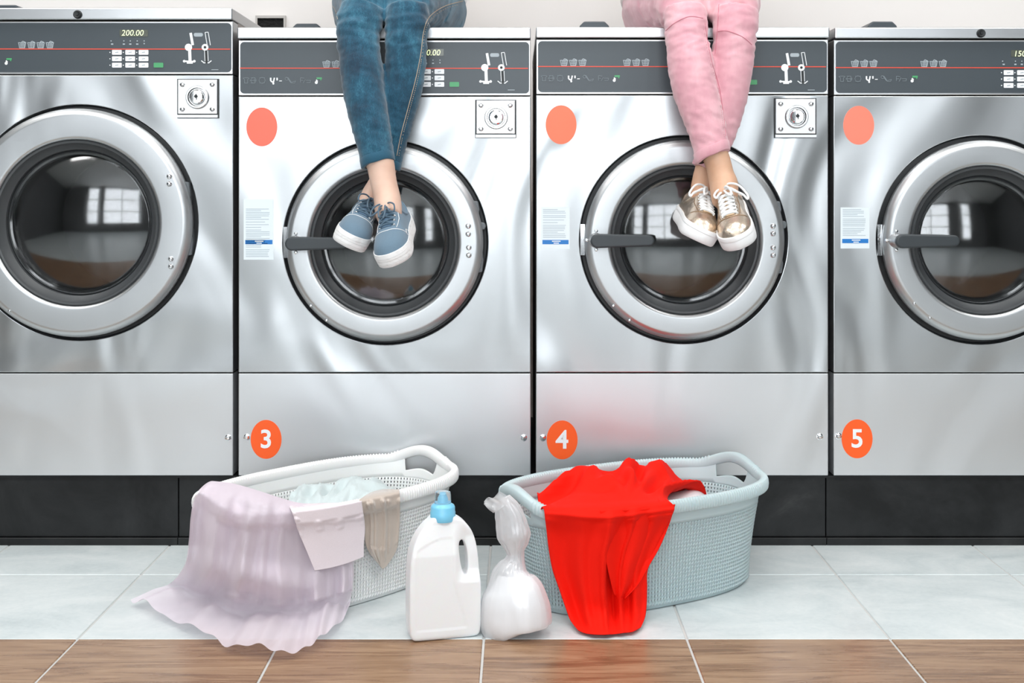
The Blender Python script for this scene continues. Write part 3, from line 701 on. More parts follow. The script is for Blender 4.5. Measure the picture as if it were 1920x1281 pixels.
def basket(label, mat, x, y, th):
    t = thing('laundry_basket', label, 'laundry basket', (x, y, 0), 'plastic knit-pattern laundry baskets')
    F = basket_surface((x, y), th); NC, NR = 188, 21; z0, z1 = .008, BH-.046
    cw = PERI/NC; rh = (z1-z0)/NR
    bm = bmesh.new()
    grid = [[bm.verts.new(F(i*cw, z0+j*rh)) for i in range(NC)] for j in range(NR+1)]
    for j in range(NR):
        for i in range(NC):
            a, b, c, d = grid[j][i], grid[j][(i+1) % NC], grid[j+1][(i+1) % NC], grid[j+1][i]
            if j in (0,): bm.faces.new((a, b, c, d)); continue
            q = [bm.verts.new(F((i+u)*cw, z0+(j+v)*rh)) for u, v in ((.36, .22), (.64, .22), (.64, .80), (.36, .80))]
            for m_, n_, o_, p_ in ((a, b, q[1], q[0]), (b, c, q[2], q[1]), (c, d, q[3], q[2]), (d, a, q[0], q[3])): bm.faces.new((m_, n_, o_, p_))
    wall = obj('knit_wall', bm, mat, t, True, sharp=80)
    so = wall.modifiers.new('thick', 'SOLIDIFY'); so.thickness = .0016; so.offset = -1
    # raised slanted stitches, two per cell, like knitting
    bm = bmesh.new()
    for j in range(NR):
        for i in range(NC):
            for sg in (-1, 1):
                cu, cv = i+.5+sg*.27, j+.5
                hu, hv = -sg*.20, .56; wu, wv = .17, .10*sg
                A = F((cu-hu)*cw, z0+(cv+hv)*rh, .0004); B = F((cu+hu)*cw, z0+(cv-hv)*rh, .0004)
                Cc = F((cu+wu)*cw, z0+(cv+wv)*rh, .0002); Dd = F((cu-wu)*cw, z0+(cv-wv)*rh, .0002)
                ap = F((cu-hu*.4)*cw, z0+(cv+hv*.4)*rh, .0026); aq = F((cu+hu*.4)*cw, z0+(cv-hv*.4)*rh, .0026)
                A, B, Cc, Dd, ap, aq = [bm.verts.new(v) for v in (A, B, Cc, Dd, ap, aq)]
                bm.faces.new((A, Dd, ap)); bm.faces.new((ap, Cc, A)); bm.faces.new((Dd, aq, ap)); bm.faces.new((aq, Cc, ap)); bm.faces.new((Dd, B, aq)); bm.faces.new((B, Cc, aq))
    bmesh.ops.recalc_face_normals(bm, faces=bm.faces)
    o = obj('knit_stitches', bm, mat, t, True, sharp=180); o['kind'] = 'stuff'
    # plain band with the two hand holes
    bm = bmesh.new(); NB = 376; cb = PERI/NB; rows = 5; G = []
    def top(s):
        d = hdist(s); full = BH-.006+bump_h(d)
        if d < .050:
            low = BH-.028+.004*math.cos(d*60); k = max(0, (d-.041)/.009); k = k*k*(3-2*k); return low+(full-low)*k
        return full
    for j in range(rows+1):
        G.append([bm.verts.new(F(i*cb, z1+(top(i*cb)-z1)*j/rows, .0006)) for i in range(NB)])
    for j in range(rows):
        for i in range(NB): bm.faces.new((G[j][i], G[j][(i+1) % NB], G[j+1][(i+1) % NB], G[j+1][i]))
    o = obj('plain_band', bm, mat, t, True, sharp=80); so = o.modifiers.new('thick', 'SOLIDIFY'); so.thickness = .0025; so.offset = 0
    # ribbed rim
    bm = bmesh.new(); NS = 904; R = []; pr = 12
    for i in range(NS):
        s = PERI*i/NS; d = hdist(s); b_ = bump_h(d); hk = max(0, 1-d/.07)
        rib = (.0017 if i % 4 < 2 else -.0004)*(1 if d > .06 else 0)
        zc = BH-.011+b_; x_, y_, nx, ny = rimpt(s); row = []
        for k in range(pr):
            a = 2*PI*k/pr; ca, sa = math.cos(a), math.sin(a)
            hz = .0125-.001*hk; hr = .0085+.003*hk
            off = .004+hr*math.copysign(abs(ca)**.7, ca)+(rib if ca > -.3 else 0); dz = hz*math.copysign(abs(sa)**.7, sa)
            row.append(bm.verts.new(F(s, BH, off)+Vector((0, 0, zc+dz-BH+(rib if sa > .5 else 0)))))
        R.append(row)
    for i in range(NS):
        A, B = R[i], R[(i+1) % NS]
        for k in range(pr): bm.faces.new((A[k], B[k], B[(k+1) % pr], A[(k+1) % pr]))
    bmesh.ops.recalc_face_normals(bm, faces=bm.faces)
    obj('ribbed_rim', bm, mat, t, True, sharp=50)
    # bottom
    bm = bmesh.new(); r0 = [bm.verts.new(F(PERI*i/188, .009)) for i in range(188)]; r1 = [bm.verts.new(F(PERI*i/188, .001, -.006)) for i in range(188)]; r2 = [bm.verts.new(F(PERI*i/188, .006, -.012)) for i in range(188)]
    for A, B in ((r0, r1), (r1, r2)):
        for i in range(188): bm.faces.new((A[i], A[(i+1) % 188], B[(i+1) % 188], B[i]))
    bm.faces.new(r2); bmesh.ops.recalc_face_normals(bm, faces=bm.faces)
    obj('bottom', bm, mat, t, True, sharp=60)
    # smooth proxy for laying clothes on it (data only)
    vs, fs = [], []; n = 96; hs = [0, .04, .08, .12, .16, BH-.03, BH-.022, BH+.002, BH+.004]; of = [.004]*6+[.015, .015, .004]
    for h, q in zip(hs, of): vs += [F(PERI*i/n, h, q)+Vector((0, 0, bump_h(hdist(PERI*i/n)) if h > BH-.024 else 0)) for i in range(n)]
    for j in range(len(hs)-1):
        for i in range(n): fs.append([j*n+i, j*n+(i+1) % n, (j+1)*n+(i+1) % n, (j+1)*n+i])
    m_ = len(vs); vs += [Vector((-3, -3, 0)), Vector((3, -3, 0)), Vector((3, 0, 0)), Vector((-3, 0, 0))]; fs.append([m_, m_+1, m_+2, m_+3])
    return t, BVHTree.FromPolygons(vs, fs), F, bvh_of([o for o in t.children if o.name.split('.')[0] in ('ribbed_rim', 'plain_band', 'knit_wall')])
bw, bw_bvh, FW, bw_real = basket('white plastic knit-pattern laundry basket on the floor, holding lavender, mint and beige clothes', BASKW, -.378, -.266, .80)
bg, bg_bvh, FG, bg_real = basket('pale blue plastic knit-pattern laundry basket on the floor, holding red cloth', BASKG, .242, -.273, .493)

# ------------------------------------------------------------------ cloth
def patch(rows, su, sv, fold=None, th=.0012, bm=None):
    """rows of 3-D points -> smooth grid; fold(u, v, p) may return an offset vector"""
    R = [catmull([tuple(p) for p in r], su) for r in rows]
    cols = [catmull([r[i] for r in R], sv) for i in range(len(R[0]))]
    nu, nv = len(cols), len(cols[0]); bm = bm or bmesh.new()
    V = [[None]*nv for _ in range(nu)]
    for i in range(nu):
        for j in range(nv):
            p = Vector(cols[i][j])
            if fold: p = p+fold(i/(nu-1), j/(nv-1), p)
            V[i][j] = bm.verts.new(p)
    for i in range(nu-1):
        for j in range(nv-1): bm.faces.new((V[i][j], V[i][j+1], V[i+1][j+1], V[i+1][j]))
    return bm
def hug(real, fold, v0, d=.006, post=False):
    """keeps the part of a cloth that hangs outside (v > v0) in front of the basket it lies on"""
    def f(u, v, p):
        fo = fold(u, v, p)
        if post and v >= v0:
            k = fo.dot(towards(p)); return hug(real, lambda *a: Vector((0, 0, 0)), v0, d)(u, v, p)+fo+towards(p)*(.012*min(1, (v-v0)*6))
        q = p+fo
        if v < v0: return q-p
        dr = (q-CAM).normalized(); L = (q-CAM).length
        for w_ in (0, .008, -.008):
            dd = (dr+Vector((w_/2, 0, 0))).normalized(); h = real.ray_cast(CAM, dd)
            if h[0] is not None and h[3] < L+d and h[3] > L-.14: L = h[3]-d
        return CAM+dr*L-p
    return f
def cloth(name, bm, mat, parent, th=.0012):
    o = obj(name, bm, mat, parent, True, sharp=180)
    if th:
        so = o.modifiers.new('thick', 'SOLIDIFY'); so.thickness = th; so.offset = 0
    return o
def on(bvh, pts, off):
    out = []
    for p in pts:
        if len(p) == 3 and isinstance(p[2], float): out.append(P(*p)); continue
        h = look(bvh, p[0], p[1], off if len(p) < 3 else p[2][0])
        out.append(h)
    return out
def ripples(u, v, freqs, seed=0):
    s = 0
    for f, a in freqs: s += a*math.sin(2*PI*f*u+seed*f+1.3*math.sin(3*v+seed)+f*.23*v*2)
    return s
def towards(p): return (CAM-p).normalized()

# red cloth: a heap in the basket that falls over the front to the floor
def ysh(pts, ys): return [P(a, b, y) for (a, b), y in zip(pts, ys)]
rows = [
    ysh([(1014, 965), (1064, 945), (1119, 930), (1188, 925), (1228, 925), (1270, 930), (1316, 940)], (-.30, -.22, -.17, -.13, -.12, -.12, -.12)),
    ysh([(1008, 942), (1060, 904), (1117, 882), (1186, 873), (1228, 877), (1274, 894), (1324, 924)], (-.34, -.27, -.22, -.18, -.17, -.17, -.16)),
    ysh([(1008, 944), (1060, 905), (1118, 886), (1184, 880), (1228, 884), (1272, 898), (1322, 921)], (-.36, -.32, -.28, -.25, -.23, -.22, -.20)),
    ysh([(1011, 946), (1062, 920), (1120, 906), (1182, 900), (1226, 904), (1256, 911), (1288, 918)], (-.40, -.37, -.35, -.33, -.31, -.29, -.25)),
    ysh([(1015, 949), (1066, 936), (1120, 928), (1178, 922), (1220, 924), (1238, 926), (1252, 933)], (-.43, -.42, -.41, -.39, -.37, -.35, -.32)),
    on(bg_bvh, [(1020, 957), (1070, 961), (1120, 964), (1168, 962), (1206, 957), (1240, 952), (1264, 950)], .010),
    on(bg_bvh, [(1022, 972), (1068, 976), (1116, 980), (1162, 978), (1202, 974), (1234, 969), (1260, 966)], .010),
    on(bg_bvh, [(1025, 996), (1066, 1000), (1112, 1003), (1156, 1003), (1194, 1000), (1224, 996), (1248, 992)], .014),
    on(bg_bvh, [(1029, 1030), (1065, 1034), (1105, 1037), (1145, 1037), (1180, 1034), (1208, 1030), (1230, 1028)], .016),
    on(bg_bvh, [(1036, 1068), (1068, 1072), (1104, 1075), (1140, 1075), (1170, 1074), (1196, 1072), (1214, 1070)], .020),
    on(bg_bvh, [(1049, 1106), (1076, 1110), (1106, 1113), (1138, 1114), (1168, 1112), (1194, 1108), (1213, 1102)], .024),
    on(bg_bvh, [(1060, 1138), (1084, 1143), (1110, 1147), (1140, 1148), (1168, 1146), (1194, 1142), (1212, 1136)], .030),
    on(bg_bvh, [(1070, 1164), (1092, 1169), (1114, 1172), (1140, 1173), (1168, 1170), (1192, 1166), (1209, 1158)], .022),
    on(bg_bvh, [(1084, 1182), (1100, 1188), (1118, 1190), (1142, 1190), (1168, 1187), (1188, 1184), (1202, 1176)], .010)]
def redfold(u, v, p):
    d = towards(p); a = 0
    if v > .33:
        k = min(1, (v-.33)/.15)*(1-.75*max(0, (v-.9)/.1))
        sp = .35+.65*min(1, (v-.33)/.45)
        a = .009*k*sp*(math.sin(2*PI*2.1*u+2.0+.9*v)+.5*math.sin(2*PI*5.3*u+1.1-1.5*v))
        for c_, w_, h_ in ((.27, .05, .006), (.43, .028, .014), (.52, .02, -.010), (.60, .03, .012), (.70, .03, -.006)):
            c2 = c_+(v-.4)*.10*(1 if c_ > .4 else .4); a += 1.5*h_*k*sp*math.exp(-((u-c2)/w_)**2)
    else:
        k = math.sin(PI*min(1, v/.33))**.7
        n1 = noise.noise(Vector((u*4+v*7, v*8-u*2, 1.7)))
        a = .022*k*(.6-abs(n1)*2.4)
        r = math.hypot((u-.50)*1.1, (v-.36)*1.6); ang = math.atan2(v-.36, u-.50)
        s_ = math.sin(ang*8+r*6+2*n1); a += .016*k*(abs(s_)**.7*math.copysign(1, s_))*min(1, r*5)
        return Vector((0, -.2*a, a*.8))
    return d*a
bm = patch(rows, 11, 6, hug(bg_bvh, redfold, .29, .006, True))
# the folded-over flap lying on the drape
fl = [
    on(bg_bvh, [(1125, 957), (1160, 957), (1196, 954), (1232, 950), (1266, 946)], .016),
    on(bg_bvh, [(1128, 984), (1160, 984), (1194, 982), (1226, 981), (1256, 980)], .028),
    on(bg_bvh, [(1132, 1022), (1160, 1023), (1188, 1024), (1214, 1024), (1238, 1024)], .034),
    on(bg_bvh, [(1138, 1060), (1158, 1062), (1178, 1062), (1198, 1062), (1217, 1061)], .040),
    on(bg_bvh, [(1146, 1094), (1158, 1096), (1171, 1097), (1184, 1097), (1196, 1097)], .044),
    on(bg_bvh, [(1152, 1116), (1158, 1119), (1163, 1121), (1168, 1122), (1172, 1122)], .042)]
patch(fl, 8, 6, lambda u, v, p: towards(p)*(.006*math.sin(2*PI*1.9*u+1+v)*min(1, v*5)), bm=bm)
tag(cloth('red_cloth', bm, RED, None, .0014), 'bright red garment heaped in the pale blue basket and hanging down its front', 'clothing')
# seams of the red garment
# white garment beside it
rows = [ysh([(1236, 952), (1262, 948), (1290, 944), (1318, 944), (1336, 950)], (-.14, -.13, -.12, -.11, -.10)),
        ysh([(1238, 938), (1262, 924), (1290, 917), (1316, 919), (1332, 934)], (-.20, -.18, -.16, -.14, -.13)),
        ysh([(1240, 944), (1264, 932), (1290, 926), (1314, 928), (1332, 940)], (-.27, -.25, -.23, -.21, -.19)),
        ysh([(1242, 962), (1266, 958), (1290, 953), (1314, 951), (1334, 952)], (-.31, -.30, -.28, -.26, -.24)),
        ysh([(1242, 980), (1266, 978), (1290, 975), (1314, 972), (1334, 970)], (-.31, -.30, -.28, -.26, -.24))]
tag(cloth('white_garment', patch(rows, 6, 6, lambda u, v, p: Vector((0, 0, .003*math.sin(9*u+4*v)))), WHITECLOTH, None), 'smooth white cloth tucked in the pale blue basket beside the red cloth', 'clothing')
# filling under the clothes in both baskets
def filling(name, F, mat, label, ztop):
    bm = bmesh.new(); R = []
    for k, sc in enumerate((1, .8, .55, .3, .1)):
        ring = []
        for i in range(64):
            p = F(PERI*i/64, .03); c = F(0, .03)*.5+F(PERI/2, .03)*.5; q = c+(p-c)*sc*.96
            q.z = .012+(ztop-.012)*(1-sc**2)+.015*noise.noise(q*14); q.z = max(q.z, .012); ring.append(bm.verts.new(q))
        R.append(ring)
    for A, B in zip(R, R[1:]):
        for i in range(64): bm.faces.new((A[i], A[(i+1) % 64], B[(i+1) % 64], B[i]))
    bm.faces.new(R[-1]); bm.faces.new(list(reversed(R[0])))
    return tag(obj(name, bm, mat, None, True, sharp=180), label, 'clothing')
filling('laundry_heap', FG, WHITECLOTH, 'crumpled white laundry at the bottom of the pale blue basket, under the red cloth', .13)

# mint cloth in the white basket
rows = [ysh([(548, 958), (590, 950), (640, 946), (690, 944), (735, 942), (768, 950)], (-.26, -.22, -.19, -.17, -.15, -.13)),
        ysh([(548, 932), (582, 917), (622, 916), (665, 904), (706, 908), (740, 928)], (-.30, -.27, -.25, -.22, -.20, -.17)),
        ysh([(542, 940), (580, 926), (622, 926), (662, 913), (704, 916), (744, 932)], (-.35, -.33, -.30, -.28, -.26, -.22)),
        ysh([(545, 952), (585, 946), (625, 944), (665, 935), (700, 934), (740, 942)], (-.40, -.38, -.36, -.33, -.31, -.27)),
        ysh([(550, 975), (588, 972), (626, 968), (664, 964), (700, 962), (738, 962)], (-.42, -.40, -.38, -.35, -.33, -.29))]
def mintfold(u, v, p):
    k = math.sin(PI*v); n1 = noise.noise(Vector((u*7+v*2, v*4, 5.2))); n2 = noise.noise(Vector((u*16+v*5, v*6, 2.2)))
    return Vector((0, 0, (.014*(1-2.2*abs(n1))+.005*(1-2*abs(n2)))*k-.002))
tag(cloth('mint_garment', patch(rows, 12, 9, mintfold), MINT, None), 'pale mint crumpled garment lying inside the white basket', 'clothing')
filling('folded_laundry', FW, MINT, 'pale laundry at the bottom of the white basket, under the mint garment', .12)

# lavender tulle skirt over the left end and front of the white basket
PXY = lambda L, ys: [P(a, b, y) for (a, b), y in zip(L, ys)]
def tul(pts, off, fall):
    out = []
    for (a, b), y in zip(pts, fall):
        h = look(bw_bvh, a, b, off); pf = P(a, b, y)
        out.append(h if (h is not None and h.y > -1.2 and h.y < -.1 and h.z > .02 and y > -9 and h.y < y+.12) else pf)
    return out
def onfloor(pts, z):
    out = []
    for (a, b) in pts:
        d = (CAMZ-z)*FPX/(b-VY); out.append(Vector(((a-VX)*d/FPX, d-DIST, z)))
    return out
rows = [
    PXY([(420, 925), (446, 930), (486, 938), (524, 946), (560, 952), (600, 954), (640, 954), (664, 950)], (-.36, -.38, -.40, -.40, -.39, -.36, -.33, -.30)),
    PXY([(398, 902), (438, 907), (484, 920), (524, 933), (560, 943), (600, 946), (640, 946), (664, 944)], (-.40, -.43, -.455, -.46, -.45, -.43, -.39, -.36)),
    PXY([(368, 926), (418, 932), (472, 942), (516, 954), (556, 962), (598, 966), (640, 966), (666, 962)], (-.455, -.49, -.515, -.52, -.505, -.475, -.43, -.40)),
    PXY([(358, 966), (408, 976), (462, 986), (508, 996), (552, 1002), (596, 1006), (638, 1006), (664, 1002)], (-.465, -.50, -.515, -.52, -.50, -.47, -.425, -.395)),
    PXY([(354, 1014), (402, 1026), (454, 1038), (502, 1046), (548, 1052), (594, 1054), (636, 1052), (662, 1048)], (-.46, -.50, -.52, -.52, -.50, -.465, -.42, -.385)),
    PXY([(346, 1060), (394, 1074), (446, 1086), (498, 1094), (546, 1100), (592, 1098), (636, 1092), (662, 1086)], (-.44, -.49, -.53, -.54, -.52, -.475, -.42, -.38)),
    onfloor([(318, 1096), (372, 1114), (430, 1130), (488, 1142), (542, 1144), (590, 1136), (632, 1122), (661, 1112)], .022),
    onfloor([(282, 1112), (338, 1142), (400, 1168), (462, 1184), (524, 1188), (580, 1176), (624, 1154), (659, 1130)], .012),
    onfloor([(246, 1128), (300, 1156), (376, 1194), (440, 1218), (510, 1229), (572, 1222), (616, 1196), (656, 1146)], .006)]
def tulfold(u, v, p):
    k = min(1, max(0, (v-.1)/.25)); d = towards(p)
    k *= 1-.85*min(1, max(0, (u-.42)/.10))*min(1, max(0, (.72-v)*5))
    lay = 1 if v < .72 else max(.25, 1-(v-.72)*3.2)
    cr = lambda f_, s_: (.5+.5*math.sin(2*PI*f_*u+s_))**1.6
    a = k*lay*(.034*cr(5.6, 1.5*math.sin(2.6*v)+.8+1.2*math.sin(6*u))+.014*cr(10.3, -2.4*v+2+math.sin(7*u)))+.003*k*lay*(math.sin(2*PI*3.2*u+1.4*v)+.7*math.sin(2*PI*7.7*u-3.2*v+1+2*math.sin(5*u))+.12*math.sin(2*PI*19*u+4*v)+.12*math.sin(2*PI*15*u+3*v))
    if v > .72:
        f = min(1, (v-.72)/.12)
        z = (.006*(1+math.sin(2*PI*4.7*u-3.2*v+1+2*math.sin(5*u)))+.003*(1+math.sin(2*PI*11*u+3*v)))*f
        e = .004*math.sin(2*PI*6.3*u+1+3*math.sin(4*u))*max(0, (v-.85)/.15)
        return Vector((0, -e, max(0, z)))+d*a*.35*(1-f)
    return d*(abs(a)*.6+a*.5)
sk = thing('tulle_skirt', 'sheer lavender tulle skirt hanging from the white basket and spread on the floor', 'skirt', P(500, 940, -.45))
cloth('tulle_layer', patch(rows, 14, 8, hug(bw_bvh, tulfold, .07, .010, True)), TULLE, sk, 0)
# second, inner layer reaching less far
rows2 = [[p+Vector((0, .010, -.004)) for p in r] for r in rows[:6]]+[onfloor([(352, 1084), (394, 1104), (446, 1122), (496, 1134), (544, 1138), (590, 1132), (630, 1120), (655, 1108)], .012), onfloor([(335, 1098), (385, 1126), (440, 1150), (496, 1164), (546, 1168), (590, 1158), (626, 1142), (652, 1124)], .006)]
def tul2(u, v, p):
    k = min(1, max(0, (v-.1)/.3))*(1 if v < .8 else max(.1, 1-(v-.8)*4)); a = .008*k*(math.sin(2*PI*5.3*u+2)+.5*math.sin(2*PI*10.1*u+v))
    q = p+towards(p)*a; q.z = max(q.z, .004); return q-p
cloth('tulle_lining', patch(rows2, 12, 7, hug(bw_bvh, tul2, .07, .007)), TULLE, sk, 0)
# smocked waistband folded over the rim
rows = [PXY([(540, 958), (575, 958), (610, 957), (645, 954), (682, 948)], (-.37, -.36, -.34, -.31, -.27)),
        PXY([(538, 944), (572, 945), (608, 944), (645, 943), (678, 940)], (-.455, -.44, -.42, -.385, -.35)),
        [q for q in on(bw_bvh, [(548, 962), (580, 966), (614, 965), (648, 962), (680, 956)], .030)],
        on(bw_bvh, [(560, 998), (590, 1002), (620, 1001), (652, 996), (684, 990)], .032),
        on(bw_bvh, [(576, 1036), (602, 1038), (630, 1036), (656, 1030), (682, 1022)], .030),
        on(bw_bvh, [(590, 1070), (614, 1066), (638, 1060), (660, 1053), (682, 1044)], .028)]
def smock(u, v, p):
    return towards(p)*((.007*(.5+.5*math.sin(2*PI*3.3*u+1.2*v))**2+.0026*math.sin(2*PI*13*v+.6*math.sin(20*u)))*min(1, v*4))
cloth('smocked_waistband', patch(rows, 16, 16, hug(bw_bvh, smock, .16, .036)), SMOCK, sk, .0014)['label'] = 'pale pink smocked waistband folded over the rim'
# beige satin garment
rows = [PXY([(690, 948), (708, 944), (728, 938), (752, 934)], (-.22, -.20, -.18, -.16)),
        PXY([(676, 936), (696, 924), (720, 918), (748, 918)], (-.33, -.31, -.28, -.25)),
        on(bw_bvh, [(674, 948), (696, 940), (722, 936), (750, 934)], .014),
        on(bw_bvh, [(681, 968), (703, 962), (726, 960), (750, 958)], .016),
        on(bw_bvh, [(684, 996), (706, 994), (728, 992), (749, 988)], .018),
        on(bw_bvh, [(686, 1022), (706, 1026), (728, 1026), (747, 1016)], .020),
        on(bw_bvh, [(698, 1044), (712, 1050), (727, 1048), (741, 1036)], .018),
        on(bw_bvh, [(712, 1060), (716, 1066), (721, 1065), (730, 1054)], .014)]
def bfold(u, v, p):
    k = min(1, max(0, (v-.12)*5))*(1-.6*v)
    a = .018*k*(1-abs(2*abs(math.sin(PI*2.6*(u+.12*v)+.4))-1)*1.2)+.007*k*math.sin(2*PI*3.2*u+5*v)
    if v > .72: a += .006*math.sin(9*v+4*u)
    return towards(p)*a
tag(cloth('beige_garment', patch(rows, 14, 9, hug(bw_bvh, bfold, .12, .012)), BEIGE, None), 'beige satin garment bunched over the front rim of the white basket, right of the skirt', 'clothing')

# ------------------------------------------------------------------ detergent bottle
t = thing('detergent_bottle', 'white plastic detergent bottle with a handle and a blue cap on the tiles', 'bottle', (-.134, -.548, 0))
def bl(pts): return [((x-360)*.25/1.0*(2.185/FPX)*1.045, max(0, (1186-y))*.25*(2.185/FPX)) for x, y in pts]
outl = [(118, 1172), (150, 1188), (570, 1188), (602, 1176), (618, 1140), (619, 1000), (619, 860), (617, 740), (608, 600), (590, 480), (560, 400), (515, 340), (470, 305), (447, 298), (445, 285), (272, 285), (270, 300), (215, 345), (160, 420), (125, 510), (107, 620), (102, 760), (101, 950), (102, 1130)]
hole = [(463, 470), (480, 458), (500, 470), (522, 530), (530, 600), (530, 690), (524, 730), (508, 738), (494, 712), (474, 640), (462, 550)]
cu = bpy.data.curves.new('outline', 'CURVE'); cu.dimensions = '2D'; cu.fill_mode = 'BOTH'; cu.extrude = .026; cu.resolution_u = 6
for pts in (outl, hole):
    sp = cu.splines.new('NURBS'); q = bl(pts); sp.points.add(len(q)-1)
    for k, (x, z) in enumerate(q): sp.points[k].co = (x, z, 0, 1)
    sp.use_cyclic_u = True; sp.order_u = 3
co = bpy.data.objects.new('outline', cu); C.objects.link(co)
dg = bpy.context.evaluated_depsgraph_get(); dg.update(); me = bpy.data.meshes.new_from_object(co.evaluated_get(dg))
bm = bmesh.new(); bm.from_mesh(me); bpy.data.objects.remove(co)
bmesh.ops.remove_doubles(bm, verts=bm.verts, dist=.00005)
bm.transform(Matrix.Rotation(PI/2, 4, 'X'))
tmp = obj('tmp', bm, None, None); rm = tmp.modifiers.new('r', 'REMESH'); rm.mode = 'VOXEL'; rm.voxel_size = .0024
smo = tmp.modifiers.new('s', 'SMOOTH'); smo.factor = .6; smo.iterations = 16
bake(tmp)
bm = bmesh.new(); bm.from_mesh(tmp.data); bpy.data.objects.remove(tmp)
zmin = min(v.co.z for v in bm.verts)
for v in bm.verts:
    v.co.z -= zmin
    h = v.co.z; x = v.co.x
    k = 1.0
    if h > .15: k = 1-.32*min(1, (h-.15)/.055)               # shoulders narrow towards the neck
    if x > .018 and h > .10 and h < .21: k *= 1-.42*min(1, (x-.018)/.02)*min(1, (h-.10)/.02)*min(1, (.21-h)/.03)
    v.co.y *= k
    if abs(v.co.y) > .018 and .02 < h < .16+.02*math.cos(x*30) and -.052 < x < .015+.03*max(0, 1-h/.1): v.co.y -= math.copysign(.0007, v.co.y)
RB = Matrix.Rotation(math.radians(15), 4, 'Z'); BT = Matrix.Translation((-.134, -.548, 0))
bm.transform(BT @ RB)
obj('body', bm, BOTTLEM, t, True, sharp=60)
bc = BT @ RB @ Vector((-.0005, 0, 0))
bz = (1186-300)*.25*2.185/FPX
obj('neck', lathe(bmesh.new(), [(.019, bz-.010), (.019, bz+.004), (.016, bz+.006)], (bc.x, bc.y, 0), 'Z', 32), BOTTLEM, t)
capb = bmesh.new(); prof = [(.0220, bz-.006), (.0228, bz-.003), (.0228, bz+.009), (.0220, bz+.0105), (.0220, bz+.0175), (.0205, bz+.021), (.0150, bz+.0245), (.0145, bz+.026), (0, bz+.026)]
lathe(capb, prof, (bc.x, bc.y, 0), 'Z', 48); cp_ = obj('cap', capb, CAPBLUE, t); cp_['label'] = 'sky blue screw cap'
obj('spout', lathe(bmesh.new(), [(.0085, bz+.024), (.0078, bz+.034), (.005, bz+.041), (0, bz+.042)], (bc.x, bc.y, 0), 'Z', 24), CAPBLUE, cp_)
obj('dosing_cup', lathe(bmesh.new(), [(.0150, bz+.022), (.0146, bz+.040), (.0135, bz+.0445), (.011, bz+.0455), (0, bz+.0455)], (bc.x, bc.y, 0), 'Z', 40), CLEARCAP, cp_)

# ------------------------------------------------------------------ bag of washing powder
BY = -.545
bagrows = [(942, 922, 958), (960, 925, 975), (985, 929, 987), (1008, 932, 993), (1022, 940, 989), (1036, 949, 982), (1046, 951, 981), (1058, 944, 984), (1070, 930, 991), (1084, 917, 1001), (1107, 905, 1020), (1128, 899, 1028), (1150, 897, 1031), (1168, 897, 1031), (1180, 902, 1028), (1188, 916, 1018)]
def bagpath(rows_, shrink, sway=1):
    out = []
    for y, l, r in rows_:
        kk = (DIST+BY)/FPX; c = ((l+r)/2-VX)*kk; hw = (r-l)/2*kk-shrink; z = CAMZ-(y-VY)*kk
        z = max(z-.0, .004)
        dep = hw*(.62 if y > 1060 else .5 if y > 1000 else .42)+.004
        out.append((c, BY+.02*(1-min(1, max(0, (y-940)/250)))*sway, z, hw, dep))
    return out
bp = list(reversed(bagpath(bagrows, 0)))
def wob(v, an):
    z = v; n1 = noise.noise(Vector((math.cos(an)*2.2, math.sin(an)*2.2, z*3))); n2 = noise.noise(Vector((math.cos(an)*6, math.sin(an)*6, z*5+4)))
    k = math.exp(-((v-.62)/.16)**2)
    return 1+.05*n1+.05*n2+.30*k*noise.noise(Vector((math.cos(an)*7, math.sin(an)*7, z*2+9)))+(0 if v < .68 else .07*noise.noise(Vector((math.cos(an)*5, math.sin(an)*5, z*22))))
t = thing('powder_bag', 'clear plastic bag of white washing powder, knotted in a twist, beside the detergent bottle', 'bag', (P(965, 1180, BY).x, BY, 0))
sd = Vector((math.cos(-.3), math.sin(-.3), 0))
bm = loft(bmesh.new(), bp, 72, sd, 6, 2.3, True, wob)
obj('plastic_film', bm, BAGM, t, True, sharp=180)
# open mouth flap at the top left
a, b, c, d = P(907, 945, BY), P(936, 926, BY), P(957, 938, BY+.012), P(925, 962, BY+.006)
mid = lambda p, q, s: p*(1-s)+q*s
rows = [[a, mid(a, b, .33)+Vector((0, .006, 0)), mid(a, b, .66)+Vector((0, -.004, 0)), b],
        [mid(a, d, .5)+Vector((0, -.006, 0)), mid(mid(a, d, .5), mid(b, c, .5), .35)+Vector((0, .004, 0)), mid(mid(a, d, .5), mid(b, c, .5), .7)+Vector((0, -.006, 0)), mid(b, c, .5)],
        [d, mid(d, c, .35)+Vector((0, -.008, 0)), mid(d, c, .7)+Vector((0, -.008, 0)), c]]
bm = patch(rows, 6, 6); rows = [[p+Vector((0, .012, .0)) for p in r] for r in rows]; patch(rows, 6, 6, lambda u, v, p: Vector((0, .004*math.sin(9*u), .002*math.sin(7*u))), bm=bm)
obj('bag_mouth', bm, BAGM, t, True, sharp=180)
pr_ = [(1078, 930, 985), (1094, 918, 1004), (1112, 908, 1019), (1130, 902, 1026), (1150, 900, 1028), (1168, 900, 1028), (1180, 906, 1024), (1187, 920, 1014)]
bm = loft(bmesh.new(), list(reversed(bagpath(pr_, .0022))), 56, sd, 5, 2.3, True, lambda v, an: 1+.03*noise.noise(Vector((math.cos(an)*2.2, math.sin(an)*2.2, v*2)))-.02)
obj('washing_powder', bm, POWDER, t, True, sharp=180)
